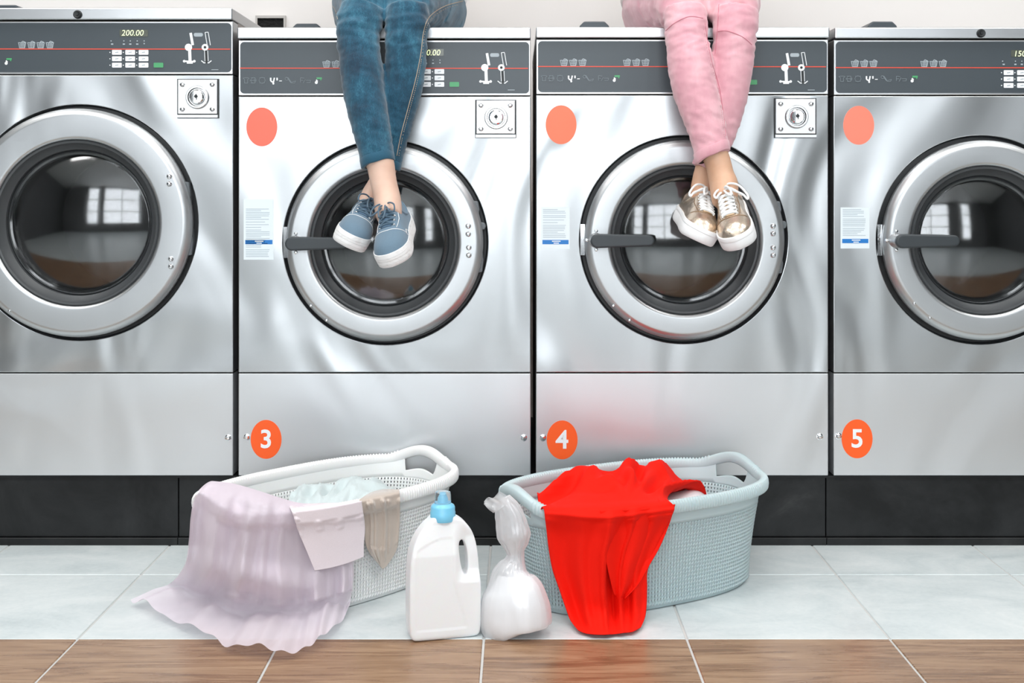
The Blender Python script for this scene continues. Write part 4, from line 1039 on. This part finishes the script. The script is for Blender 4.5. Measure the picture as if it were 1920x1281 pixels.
# crumpled inner film in the twisted neck
bm = loft(bmesh.new(), list(reversed(bagpath([(945, 930, 950), (962, 934, 968), (985, 937, 978), (1008, 940, 984), (1024, 947, 980), (1038, 955, 976), (1050, 956, 975), (1064, 944, 982), (1080, 934, 990)], .001))), 48, sd, 6, 2, True,
          lambda v, an: 1+.35*noise.noise(Vector((math.cos(an)*3, math.sin(an)*3, v*7)))) 
obj('crumpled_film', bm, BAGM, t, True, sharp=180)
# ------------------------------------------------------------------ the two seated people
def merge(name, bm, vox, mat, parent, smooth_it=6, disp=None, fac=.5):
    """fuse overlapping tubes into one continuous skin"""
    tmp = obj('tmp', bm, None, None)
    r = tmp.modifiers.new('r', 'REMESH'); r.mode = 'VOXEL'; r.voxel_size = vox
    s = tmp.modifiers.new('s', 'SMOOTH'); s.factor = fac; s.iterations = smooth_it
    bake(tmp); b = bmesh.new(); b.from_mesh(tmp.data); bpy.data.objects.remove(tmp)
    if disp:
        b.normal_update()
        mv = [(v, v.normal.copy()*disp(v.co)) for v in b.verts]
        for v, d in mv: v.co += d
    return obj(name, b, mat, parent, True, sharp=180)
def pp(L):
    """(px, py, half width px, Y, depth ratio) -> loft points"""
    out = []
    for px, py, hw, Y, k in L:
        q = P(px, py, Y); r = hw*(DIST+Y)/FPX; out.append((q.x, q.y, q.z, r, r*k))
    return out
SEAT = Z0(52.3)

def sneaker(owner, label, Cp, yaw, pitch, roll, style):
    yaw, pitch, roll = map(math.radians, (yaw, pitch, roll))
    tdir = Vector((math.sin(yaw)*math.cos(pitch), -math.cos(yaw)*math.cos(pitch), -math.sin(pitch)))
    u0 = Vector((math.sin(yaw)*math.sin(pitch), -math.cos(yaw)*math.sin(pitch), math.cos(pitch)))
    r0 = u0.cross(tdir)*-1
    if r0.x < 0: r0 = -r0
    r_ = r0*math.cos(roll)+u0*math.sin(roll); u_ = u0*math.cos(roll)-r0*math.sin(roll)
    sole = .031 if style == 'blue' else .029
    c0 = Vector((.060, 0, sole+.060))
    def W(x, y, z): return Cp+(tdir*(x-c0.x)+r_*(y-c0.y)+u_*(z-c0.z))*.95
    wt = [(0, .006), (.004, .020), (.015, .027), (.04, .031), (.08, .0315), (.11, .0335), (.14, .038), (.17, .0405), (.19, .0395), (.21, .034), (.224, .024), (.232, .012), (.235, .003)]
    ht = [(0, .040), (.02, .054), (.045, .060), (.07, .063), (.09, .063), (.11, .058), (.135, .048), (.16, .039), (.185, .033), (.205, .028), (.22, .021), (.23, .010), (.235, .002)]
    wts = catmull(wt, 5); hts = catmull(ht, 5); hw = lambda x: max(.001, lerp_tab(wts, x)); hh = lambda x: lerp_tab(hts, x)
    xs = [0, .004, .010, .02, .03, .04, .05, .06, .07, .08, .09, .10, .11, .12, .13, .14, .15, .16, .17, .18, .19, .198, .206, .213, .219, .224, .228, .2315, .234, .235]
    # upper
    bm = bmesh.new(); R = []; na = 20
    for x in xs:
        ring = []; x_ = .003+x*.975; narrow = .80 if x < .09 else .80+.2*min(1, (x-.09)/.06)
        for k in range(na+1):
            a = PI*k/na; c, s = math.cos(a), math.sin(a)
            e = .75 if x < .12 else .9
            sx = math.copysign(abs(c)**e, c); sz = abs(s)**e
            nw = 1-(1-narrow)*sz*.9
            ring.append(bm.verts.new(W(x_, hw(x)*.955*sx*nw, sole-.004+(hh(x)+.004)*sz)))
        R.append(ring)
    for A, B in zip(R, R[1:]):
        for k in range(na): bm.faces.new((A[k], A[k+1], B[k+1], B[k]))
    for A, B in zip(R, R[1:]): bm.faces.new((A[0], B[0], B[na], A[na]))
    bm.faces.new(R[0]); bm.faces.new(R[-1]); bmesh.ops.recalc_face_normals(bm, faces=bm.faces)
    blue = style == 'blue'
    up = obj('sneaker', bm, BLUECANVAS if blue else GOLD, owner, True, sharp=60); up['label'] = label
    tree = bvh_of([up])
    def onup(x, y, off=.0015):
        h = tree.ray_cast(W(x, y, .3), -u_)
        return (h[0]+u_*off) if h[0] is not None else W(x, y, sole+.03)
    # sole
    bm = bmesh.new(); outl = []
    st = xs[1:-1]
    pts = [(x, hw(x)) for x in st]+[(.2362, 0)]+[(x, -hw(x)) for x in reversed(st)]+[(-.001, 0)]
    qz = sole/.037
    if blue: lev = [(0, .90), (.003, .955), (.009, .975), (.0095, .955), (.0105, .955), (.011, .985), (.018, .99), (.0185, .965), (.0195, .965), (.020, 1.0), (.028, 1.005), (.0285, .98), (.0295, .98), (.030, 1.01), (sole, 1.01), (sole+.003, .985), (sole+.003, .9)]
    else: lev = [(0, .90), (.003, .965), (.008, .99), (.022, 1.015), (.0235, 1.0), (.025, 1.0), (.026, 1.025), (sole+.003, 1.02), (sole+.0055, .995), (sole+.0055, .9)]
    R = []
    for z, k in lev:
        if blue and z < .033: z *= qz
        # platform sole: the toe springs up a little
        R.append([bm.verts.new(W(.1175+(x-.1175)*(1+(k-1)*.45), y*k, z+max(0, (x-.19))*.10*(1 if z < .02 else .4))) for x, y in pts])
    n = len(pts)
    for A, B in zip(R, R[1:]):
        for k in range(n): bm.faces.new((A[k], A[(k+1) % n], B[(k+1) % n], B[k]))
    bm.faces.new(R[0]); bm.faces.new(R[-1]); bmesh.ops.recalc_face_normals(bm, faces=bm.faces)
    so = obj('sole', bm, WHITERUB if blue else CLEANRUB, up, True, sharp=40); so['label'] = 'thick white platform sole'
    # collar
    bm = bmesh.new(); cl = []
    for k in range(36):
        a = 2*PI*k/36; x = .054+.046*math.cos(a); y = .027*math.sin(a); cl.append(onup(max(x, .006), y, .000))
    tube(bm, cl, .0028, 6, True); obj('collar', bm, BLUECANVAS if blue else GOLD, up)
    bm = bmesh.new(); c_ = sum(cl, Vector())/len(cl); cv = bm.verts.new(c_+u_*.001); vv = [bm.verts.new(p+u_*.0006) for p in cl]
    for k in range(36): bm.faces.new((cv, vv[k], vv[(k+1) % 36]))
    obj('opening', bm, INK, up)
    lace = BLUELACE if blue else WHITELACE; lr = .0021 if blue else .0027
    st_x = [.106+i*(.0155 if blue else .0125) for i in range(4 if blue else 6)]
    # tongue strip
    bm = bmesh.new(); tg = []
    for i in range(10):
        x = .092+i*(st_x[-1]+.006-.092)/9; wy = .011 if not blue else .012
        tg.append([bm.verts.new(onup(x, y, .0014)) for y in (-wy, -wy*.5, 0, wy*.5, wy)])
    for A, B in zip(tg, tg[1:]):
        for k in range(4): bm.faces.new((A[k], A[k+1], B[k+1], B[k]))
    bmesh.ops.recalc_face_normals(bm, faces=bm.faces)
    o = obj('tongue', bm, (Mat('tongue_blue', srgb(78, 104, 128), .9) if blue else Mat('tongue_gold', srgb(196, 168, 136), .35, .6)).m, up)
    so_ = o.modifiers.new('t', 'SOLIDIFY'); so_.thickness = .001
    ey = .0165
    def seg(p, q, off, sag=0):
        return [onup(p[0]+(q[0]-p[0])*k/6, p[1]+(q[1]-p[1])*k/6, off+sag*math.sin(PI*k/6)) for k in range(7)]
    for i in range(len(st_x)):
        x = st_x[i]
        for s in (-1, 1):
            b = bmesh.new(); c = onup(x, s*ey, .0006); nrm = (onup(x, s*(ey-.002), .0006)-onup(x, s*(ey+.002), .0006)).normalized(); ff = tdir
            tube(b, [c+ff*(.0026*math.cos(2*PI*k/12))+nrm*(.0026*math.sin(2*PI*k/12)) for k in range(12)], .0009, 5, True)
            obj('eyelet', b, EYELET, up)
    for i in range(len(st_x)-1):
        for s in (-1, 1):
            b = bmesh.new(); tube(b, seg((st_x[i+1], -s*ey), (st_x[i], s*ey), .0030+(.001 if s > 0 else 0)), lr, 6); obj('shoelace', b, lace, up)
    b = bmesh.new(); tube(b, seg((st_x[-1], -ey), (st_x[-1], ey), .0028), lr, 6); obj('shoelace', b, lace, up)
    # bow
    kx = .099; kn = onup(kx, 0, .006)
    b = bmesh.new(); bmesh.ops.create_icosphere(b, subdivisions=2, radius=.0046, matrix=Matrix.Translation(kn)); obj('lace_knot', b, lace, up)
    if blue: loops = [([(0, 0, 0), (.006, .012, .006), (.022, .024, .004), (.034, .022, -.006), (.028, .012, -.004), (.010, .004, .0)], 1), ([(0, 0, 0), (.002, -.012, .007), (.014, -.026, .004), (.026, -.030, -.004), (.022, -.018, -.002), (.006, -.006, 0)], 1), ([(0, 0, 0), (.014, .003, .004), (.032, .002, -.004), (.046, -.002, -.010)], 0), ([(0, 0, 0), (.010, -.008, .005), (.024, -.012, -.001), (.038, -.012, -.008)], 0)]
    else: loops = [([(0, 0, 0), (-.004, .014, .010), (.014, .034, .006), (.040, .046, -.010), (.052, .044, -.016), (.038, .036, -.006), (.010, .012, .004)], 1), ([(0, 0, 0), (.006, .008, .010), (.024, .016, .006), (.036, .014, -.002), (.022, .006, .001), (.006, .002, .002)], 1), ([(0, 0, 0), (.002, -.010, .006), (.012, -.020, .002), (.020, -.018, -.003), (.012, -.010, 0), (.003, -.003, 0)], 1), ([(0, 0, 0), (.012, .014, .006), (.026, .026, 0), (.036, .036, -.010)], 0)]
    sgn = style_side.get(label, 1)
    for L, _ in loops:
        q = [kn+tdir*a+r_*(bb*sgn)+u_*c for a, bb, c in L]; q = [Vector(v) for v in catmull([tuple(v) for v in q], 5)]
        q2 = []
        for v in q:      # keep the loop above the upper
            lx = (v-Cp).dot(tdir)+c0.x; ly = (v-Cp).dot(r_)+c0.y; h = tree.ray_cast(W(lx, ly, .3), -u_)
            if h[0] is not None and (v-h[0]).dot(u_) < .0035: v = h[0]+u_*.0035
            q2.append(v)
        b = bmesh.new(); tube(b, q2, lr*.85, 6); obj('lace_loop', b, lace, up)
    # stitching / seams
    if blue:
        def seam(pts, r=.0007, mt=None):
            b = bmesh.new(); tube(b, [onup(x, y, .0006) for x, y in catmull(pts, 6)], r, 4); obj('stitching', b, mt or WHITERUB, up)
        seam([(.152, -.037), (.164, -.028), (.170, -.012), (.172, 0), (.170, .012), (.164, .028), (.152, .037)])
        for s in (-1, 1):
            seam([(.160, s*.022), (.145, s*.024), (.120, s*.024), (.100, s*.022)])
            seam([(.150, s*.036), (.138, s*.034), (.130, s*.0335), (.122, s*.033)])
    else:
        mt = Mat('gold_seam', srgb(150, 124, 98), .45, .6).m if not bpy.data.materials.get('gold_seam') else bpy.data.materials['gold_seam']
        for pts in ([(.168, -.034), (.176, -.022), (.180, 0), (.176, .022), (.168, .034)], [(.176, -.020), (.160, -.023), (.13, -.024), (.100, -.022)], [(.176, .020), (.160, .023), (.13, .024), (.100, .022)]):
            b = bmesh.new(); tube(b, [onup(x, y, .0004) for x, y in catmull(pts, 6)], .0009, 4); obj('leather_seam', b, mt, up)
    return up, W
style_side = {}

def hand(bm, wrist, fwd, side, palm_n, curl=.5, s=1.0):
    """palm and five curled fingers, rooted inside the palm"""
    fwd, side, palm_n = fwd.normalized(), side.normalized(), palm_n.normalized()
    loft(bm, [tuple(wrist+fwd*a*s)+(b*s, c*s) for a, b, c in ((-.01, .024, .017), (.02, .028, .015), (.05, .036, .013), (.08, .038, .012))], 16, side, 3)
    for i, (o, L) in enumerate(((-.028, .068), (-.010, .076), (.009, .071), (.027, .056))):
        p = wrist+fwd*.074*s+side*o*s; pts = [tuple(p)+(.0085*s, .0085*s)]; ang = curl*.25; L *= s
        for k, (f, r) in enumerate(((.45, .0082), (.30, .0075), (.25, .0062))):
            d = fwd*math.cos(ang)-palm_n*math.sin(ang)*-1; p = p+d*(L*f); pts.append(tuple(p)+(r*s, r*s)); ang += curl*.7
        loft(bm, pts, 10, side, 3)
    p = wrist+fwd*.022*s-side*.026*s; pts = [tuple(p)+(.012*s, .012*s)]
    for f, r in ((.030, .0105), (.024, .0088), (.018, .007)):
        p = p+(fwd*.75-side*.55+palm_n*.25).normalized()*f*s; pts.append(tuple(p)+(r*s, r*s))
    loft(bm, pts, 10, side, 3)

def person(label, X, tone, shirtm, hairm, jeansm, ankles, legs, hands, face_tilt=0):
    t = thing('person', label, 'person', (X, .28, SEAT))
    V = Vector
    bm = bmesh.new()
    # torso, neck, head
    loft(bm, [(X, .30, SEAT+.03, .155, .10), (X, .31, SEAT+.12, .150, .105), (X, .315, SEAT+.24, .120, .085), (X, .31, SEAT+.34, .130, .092), (X, .31, SEAT+.44, .150, .088), (X, .315, SEAT+.50, .13, .065), (X, .315, SEAT+.53, .06, .05)], 28, V((1, 0, 0)), 4)
    loft(bm, [(X, .315, SEAT+.50, .052, .05), (X, .305, SEAT+.56, .043, .045), (X, .295, SEAT+.62, .045, .05)], 18, V((1, 0, 0)), 3)
    hz = SEAT+.69
    loft(bm, [(X, .285, hz-.105, .022, .030), (X, .275, hz-.085, .048, .062), (X, .275, hz-.045, .062, .082), (X, .28, hz, .070, .092), (X, .285, hz+.05, .070, .092), (X, .29, hz+.085, .052, .070), (X, .29, hz+.10, .018, .025)], 28, V((1, 0, 0)), 4)
    loft(bm, [(X, .200, hz+.012, .008, .006), (X, .188, hz-.018, .012, .012), (X, .193, hz-.028, .010, .008)], 10, V((1, 0, 0)), 3)     # nose
    loft(bm, [(X-.022, .198, hz-.052, .004, .005), (X, .192, hz-.052, .006, .007), (X+.022, .198, hz-.052, .004, .005)], 10, V((0, 0, 1)), 3)   # lips
    for s in (-1, 1):
        loft(bm, [(X+s*.070, .285, hz-.028, .005, .010), (X+s*.076, .288, hz, .006, .017), (X+s*.074, .29, hz+.022, .004, .010)], 10, V((1, 0, 0)), 3)
        sh, el, wr = V((X+s*.150, .32, SEAT+.475)), V((X+s*.205, .24, SEAT+.22)), hands[0 if s < 0 else 1]
        loft(bm, [tuple(sh)+(.048, .048), tuple(sh.lerp(el, .5))+(.042, .042), tuple(el)+(.036, .036), tuple(el.lerp(wr, .35))+(.037, .035), tuple(wr)+(.025, .021)], 18, V((0, 1, 0)), 4)
        fw = (wr-el).normalized(); f2 = (fw+V((-s*.25, -.25, -.35))).normalized(); sd = V((s*1.0, 0, 0)); sd = (sd-f2*sd.dot(f2)).normalized(); pn = sd.cross(f2)
        if pn.z > 0: pn = -pn
        hand(bm, wr, f2, -sd*-1, pn, .7, .92)
    # legs inside the trousers
    for L in legs:
        q = pp(L['shin']); th = L['thigh']
        loft(bm, [(a, b, c, r*.8, r2*.8) for a, b, c, r, r2 in th], 18, V((0, 0, 1)), 3)
        loft(bm, [(a, b, c, r*.82, r2*.82) for a, b, c, r, r2 in q], 18, V((1, 0, 0)), 3)
    for A in ankles: loft(bm, pp(A['skin']), 24, V((1, 0, 0)), 4)
    body = merge('body', bm, .0055, tone, t, 5)
    eyes = Mat('eye_white', srgb(240, 240, 240), .2).m; ir = Mat('iris', srgb(60, 44, 34), .2).m
    for s in (-1, 1):
        e = obj('eye', lathe(bmesh.new(), [(0, -.009), (.006, -.0075), (.0095, -.003), (.0105, .002), (.008, .006)], (X+s*.030, .203, hz+.004), n=16), eyes, t)
        obj('iris', lathe(bmesh.new(), [(0, -.0100), (.0045, -.0092), (.0050, -.006)], (X+s*.030, .203, hz+.004), n=14), ir, e)
    # hair
    bm = bmesh.new()
    loft(bm, [(X, .285, hz+.118, .015, .02), (X, .29, hz+.10, .060, .078), (X, .295, hz+.05, .082, .10), (X, .315, hz, .082, .078), (X, .33, hz-.06, .085, .06), (X, .345, hz-.14, .10, .045), (X, .36, hz-.22, .085, .03), (X, .365, hz-.27, .03, .015)], 26, V((1, 0, 0)), 4)
    merge('hair', bm, .007, hairm, t, 3, lambda c: .003*noise.noise(V((c.x*90, c.y*90, c.z*12))))
    # shirt
    bm = bmesh.new()
    loft(bm, [(X, .30, SEAT+.10, .168, .125), (X, .31, SEAT+.16, .162, .118), (X, .315, SEAT+.24, .140, .102), (X, .31, SEAT+.34, .146, .108), (X, .31, SEAT+.44, .162, .102), (X, .315, SEAT+.50, .135, .075), (X, .315, SEAT+.525, .058, .056)], 30, V((1, 0, 0)), 4)
    for s in (-1, 1):
        sh, el = V((X+s*.145, .32, SEAT+.475)), V((X+s*.205, .24, SEAT+.22))
        loft(bm, [tuple(sh)+(.060, .060), tuple(sh.lerp(el, .45))+(.058, .058), tuple(sh.lerp(el, .9))+(.055, .055)], 18, V((0, 1, 0)), 4)
    merge('shirt', bm, .007, shirtm, t, 4, lambda c: .004*noise.noise(V((c.x*14, c.y*14, c.z*9))))
    # trousers
    bm = bmesh.new()
    loft(bm, [(X, .29, SEAT+.006, .125, .085), (X, .29, SEAT+.045, .160, .125), (X, .29, SEAT+.10, .165, .125), (X, .30, SEAT+.16, .150, .112)], 30, V((1, 0, 0)), 4)
    for L in legs:
        loft(bm, L['thigh'], 26, V((0, 0, 1)), 4); loft(bm, pp(L['shin']), 26, V((1, 0, 0)), 4)
    def crease(c):
        a = 0
        if c.z < SEAT+.08 and c.y < .1:
            a += .0013*noise.noise(V((c.x*18, c.y*18, c.z*55)))+.0012*noise.noise(V((c.x*60, c.y*60, c.z*110)))
            k = math.exp(-((c.z-(SEAT-.01))/.04)**2); a += .005*k*noise.noise(V((c.x*22, c.y*30, c.z*70+4)))
            k = math.exp(-((c.z-(SEAT-.245))/.05)**2)+.35; n_ = noise.noise(V((c.x*16+c.z*8, c.y*14, c.z*62+c.x*25+9))); a += .0020*k*(.35-abs(n_)*1.6)
            k = math.exp(-((c.z-(SEAT-.05))/.03)**2); n_ = noise.noise(V((c.x*14, c.y*14, c.z*80-c.x*30))); a += .002*k*(.3-abs(n_)*1.6)
        else: a += .004*noise.noise(V((c.x*22, c.y*14, c.z*30)))
        if c.z < SEAT+.03 and c.y > -.01: a = min(a, .001)
        return a
    tr = merge('jeans', bm, .0042, jeansm, t, 7, crease)
    # hems
    for L in legs:
        q = catmull(pp(L['shin']), 6); e = q[-1]; f = q[-4]
        d = (V(e[:3])-V(f[:3])).normalized()
        h0 = V(e[:3])-d*L.get('hem', .016); h1 = V(e[:3])+d*.004
        s_ = V((1, 0, 0)); s_ = (s_-d*s_.dot(d)).normalized(); n_ = d.cross(s_)
        tl = L.get('tilt', 0)
        bm = bmesh.new(); R = []
        for (hp, add) in ((h1, -.006), (h1, .0004), (h1-d*.0012, .0014), (h0+d*.0012, .0018), (h0, .0012), (h0, -.003)):
            R.append([bm.verts.new(hp+s_*((e[3]+add)*math.cos(a))+n_*((e[4]+add)*math.sin(a))+d*(math.cos(a)*tl+.0008*math.sin(5*a))) for a in [2*PI*k/40 for k in range(40)]])
        for A, B in zip(R, R[1:]):
            for k in range(40): bm.faces.new((A[k], A[(k+1) % 40], B[(k+1) % 40], B[k]))
        bmesh.ops.recalc_face_normals(bm, faces=bm.faces)
        ho = obj('trouser_hem', bm, DKDENIM if jeansm is DENIM else PINK, tr, True, sharp=60)
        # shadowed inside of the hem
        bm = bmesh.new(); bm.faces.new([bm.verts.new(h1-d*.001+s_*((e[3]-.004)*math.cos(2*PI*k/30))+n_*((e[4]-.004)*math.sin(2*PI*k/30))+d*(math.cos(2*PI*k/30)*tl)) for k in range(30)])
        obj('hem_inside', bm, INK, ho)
    return t, tr
def seams(tr, L, mat, r=.0011, gap=None, name='seam'):
    tree = bvh_of([tr])
    for pts in L:
        q = [look(tree, a, b, .0006) for a, b in catmull(pts, 8)]
        q = [v for v in q if v is not None]; q = [v for i, v in enumerate(q) if i == 0 or (v-q[i-1]).length < .05]
        if len(q) > 2: b = bmesh.new(); tube(b, q, r, 5); obj(name, b, mat, tr)
def stitches(tr, L, mat, off=0):
    """dashed top-stitching, one joined part"""
    tree = bvh_of([tr]); b = bmesh.new()
    for pts in L:
        q = catmull(pts, 14); acc = 0; last = None
        for (x0_, y0_), (x1_, y1_) in zip(q, q[1:]):
            d = math.hypot(x1_-x0_, y1_-y0_); acc += d
            if acc > 3.4:
                acc = 0; k = 2.1/max(d, .01); A = look(tree, x1_+off, y1_, .0012); B = look(tree, x1_+off+(x1_-x0_)*k, y1_+(y1_-y0_)*k, .0012)
                if A is not None and B is not None and (A-B).length < .02: tube(b, [A, B], .00065, 4)
    o = obj('top_stitching', b, mat, tr); o['kind'] = 'stuff'

V = Vector
X1 = -.293; X2 = .427
def thigh(hx, kx, kz, ky, kr, hr=.086):
    return [(hx, .27, SEAT+.088, hr, hr), (hx+(kx-hx)*.30, .18, SEAT+.084, hr*.97, hr*.96), (hx+(kx-hx)*.7, .07, SEAT+.070, .073, .071), (hx+(kx-hx)*.93, .0, SEAT+.053, .062, .060), (kx, ky+.012, kz, kr*.96, kr*.94), (kx, ky-.012, kz-.006, kr*.6, kr*.6)]
def kpt(px, py, Y): q = P(px, py, Y); return q.x, q.z
k1x, k1z = kpt(680, 20, -.065); k2x, k2z = kpt(764, 18, -.065)
l1 = dict(thigh=thigh(X1-.080, k1x, k1z, -.06, .053), hem=.015, tilt=-.003,
          shin=[(680, 14, 40, -.058, .9), (674, 40, 43, -.070, .95), (670, 66, 40.5, -.082, 1), (674, 101, 39.5, -.095, 1.02), (678.5, 142, 40, -.107, 1.05), (684, 183, 38.5, -.120, 1.02), (692, 223, 37, -.131, 1), (701, 264, 34, -.141, 1), (708.5, 305, 31.5, -.150, 1)])
l2 = dict(thigh=thigh(X1+.080, k2x, k2z, -.06, .053), hem=.014, tilt=.002,
          shin=[(764, 14, 40, -.055, .9), (764, 40, 41, -.064, .95), (762, 66, 39.5, -.070, 1), (761, 101, 39, -.074, 1), (759, 142, 37.5, -.076, 1), (751, 183, 37, -.078, .95), (743, 223, 33, -.080, .9), (733, 264, 31, -.082, .9), (724, 311, 27, -.084, .9)])
ank1 = [dict(skin=[(706, 290, 25, -.150, 1), (713, 306, 26.5, -.152, 1.02), (717, 330, 25.5, -.156, 1.05), (721, 350, 25, -.160, 1.12), (726, 372, 25.5, -.166, 1.2), (728, 392, 26, -.178, 1.25), (730, 410, 24, -.195, 1.2)]),
        dict(skin=[(727, 300, 20, -.084, 1), (722, 322, 21, -.085, 1), (711, 345, 21, -.088, 1.05), (700, 365, 22, -.092, 1.15), (692, 386, 22, -.105, 1.2), (684, 402, 20, -.120, 1.1)])]
p1, tr1 = person('person in blue skinny jeans and dusty blue sneakers sitting on machine 3, ankles crossed', X1, SKIN1, SHIRT1, HAIR1, DENIM, ank1, [l1, l2],
                 (V((X1-.13, .06, SEAT+.185)), V((X1+.13, .06, SEAT+.185))))
style_side['dusty blue canvas sneaker on the crossed-over front foot'] = 1
style_side['dusty blue canvas sneaker pointing down to the left, behind'] = -1
sneaker(p1, 'dusty blue canvas sneaker on the crossed-over front foot', P(729, 380, -.168), -2, 20, 18, 'blue')
sneaker(p1, 'dusty blue canvas sneaker pointing down to the left, behind', P(695, 374, -.098), 2, 9, -26, 'blue')
seams(tr1, [[(868, 2), (833, 12), (805, 32), (794, 61), (789, 101), (779, 150), (765, 203), (752, 252), (744, 292)], [(617, 2), (628, 18), (633, 36)]], TAN, .0009)
stitches(tr1, [[(862, 8), (834, 17), (809, 35), (797, 61), (792, 101), (783, 150), (769, 203), (756, 252), (748, 292)]], TAN)
stitches(tr1, [[(680, 297), (695, 298), (710, 296), (725, 293), (738, 291)]], TAN)
k1x, k1z = kpt(1284, 22, -.065); k2x, k2z = kpt(1380, 24, -.065)
m1 = dict(thigh=thigh(X2-.082, k1x, k1z, -.06, .055), hem=.017, tilt=-.009,
          shin=[(1284, 18, 40, -.058, .9), (1286, 44, 41, -.070, .95), (1288, 77, 40, -.084, 1), (1294, 115, 43, -.098, 1.05), (1299, 153, 42, -.112, 1.05), (1309, 191, 40, -.124, 1), (1322, 230, 37, -.135, 1), (1331, 266, 34, -.146, 1), (1336, 291, 33.5, -.152, 1)])
m2 = dict(thigh=thigh(X2+.082, k2x, k2z, -.06, .057), hem=.014, tilt=0,
          shin=[(1380, 20, 42, -.055, .9), (1379, 46, 42, -.064, .95), (1377, 77, 40, -.070, 1), (1374, 115, 39.5, -.074, 1), (1368, 153, 39, -.077, 1), (1361, 191, 38, -.080, .95), (1352, 230, 35, -.082, .9), (1340, 268, 31, -.084, .9), (1323, 313, 25, -.086, .9)])
ank2 = [dict(skin=[(1338, 280, 24, -.152, 1), (1343, 296, 25, -.154, 1), (1348, 312, 24.5, -.157, 1.05), (1352, 330, 25, -.161, 1.1), (1357, 346, 27, -.166, 1.15), (1358, 362, 26, -.178, 1.2), (1358, 378, 24, -.195, 1.1)]),
        dict(skin=[(1326, 305, 20, -.086, 1), (1322, 322, 20.5, -.088, 1), (1319, 338, 21.5, -.091, 1.05), (1317, 352, 22, -.096, 1.15), (1316, 368, 22, -.108, 1.15), (1314, 382, 20, -.122, 1.1)])]
p2, tr2 = person('person in pale pink trousers and gold sneakers sitting on machine 4, ankles crossed', X2, SKIN2, SHIRT2, HAIR2, PINK, ank2, [m1, m2],
                 (V((X2-.040, .075, SEAT+.128)), V((X2+.022, .070, SEAT+.134))))
style_side['gold sneaker with white laces on the crossed-over front foot'] = 1
style_side['gold sneaker behind, pointing down to the left'] = -1
sneaker(p2, 'gold sneaker with white laces on the crossed-over front foot', P(1358, 353, -.168), -8, 19, 20, 'gold')
sneaker(p2, 'gold sneaker behind, pointing down to the left', P(1317, 360, -.100), 3, 12, -24, 'gold')
seams(tr2, [[(1322, 44), (1327, 80), (1336, 122), (1348, 160), (1356, 210), (1361, 255)], [(1248, 58), (1265, 43), (1292, 31), (1318, 34)], [(1348, 8), (1345, 57), (1341, 100)], [(1346, 59), (1364, 58), (1392, 69), (1410, 84)]], PINKSEAM, .0009)
stitches(tr2, [[(1319, 50), (1324, 80), (1333, 122), (1345, 160), (1353, 210), (1358, 255)]], Mat('pale_pink_thread', srgb(214, 158, 168), .8).m)
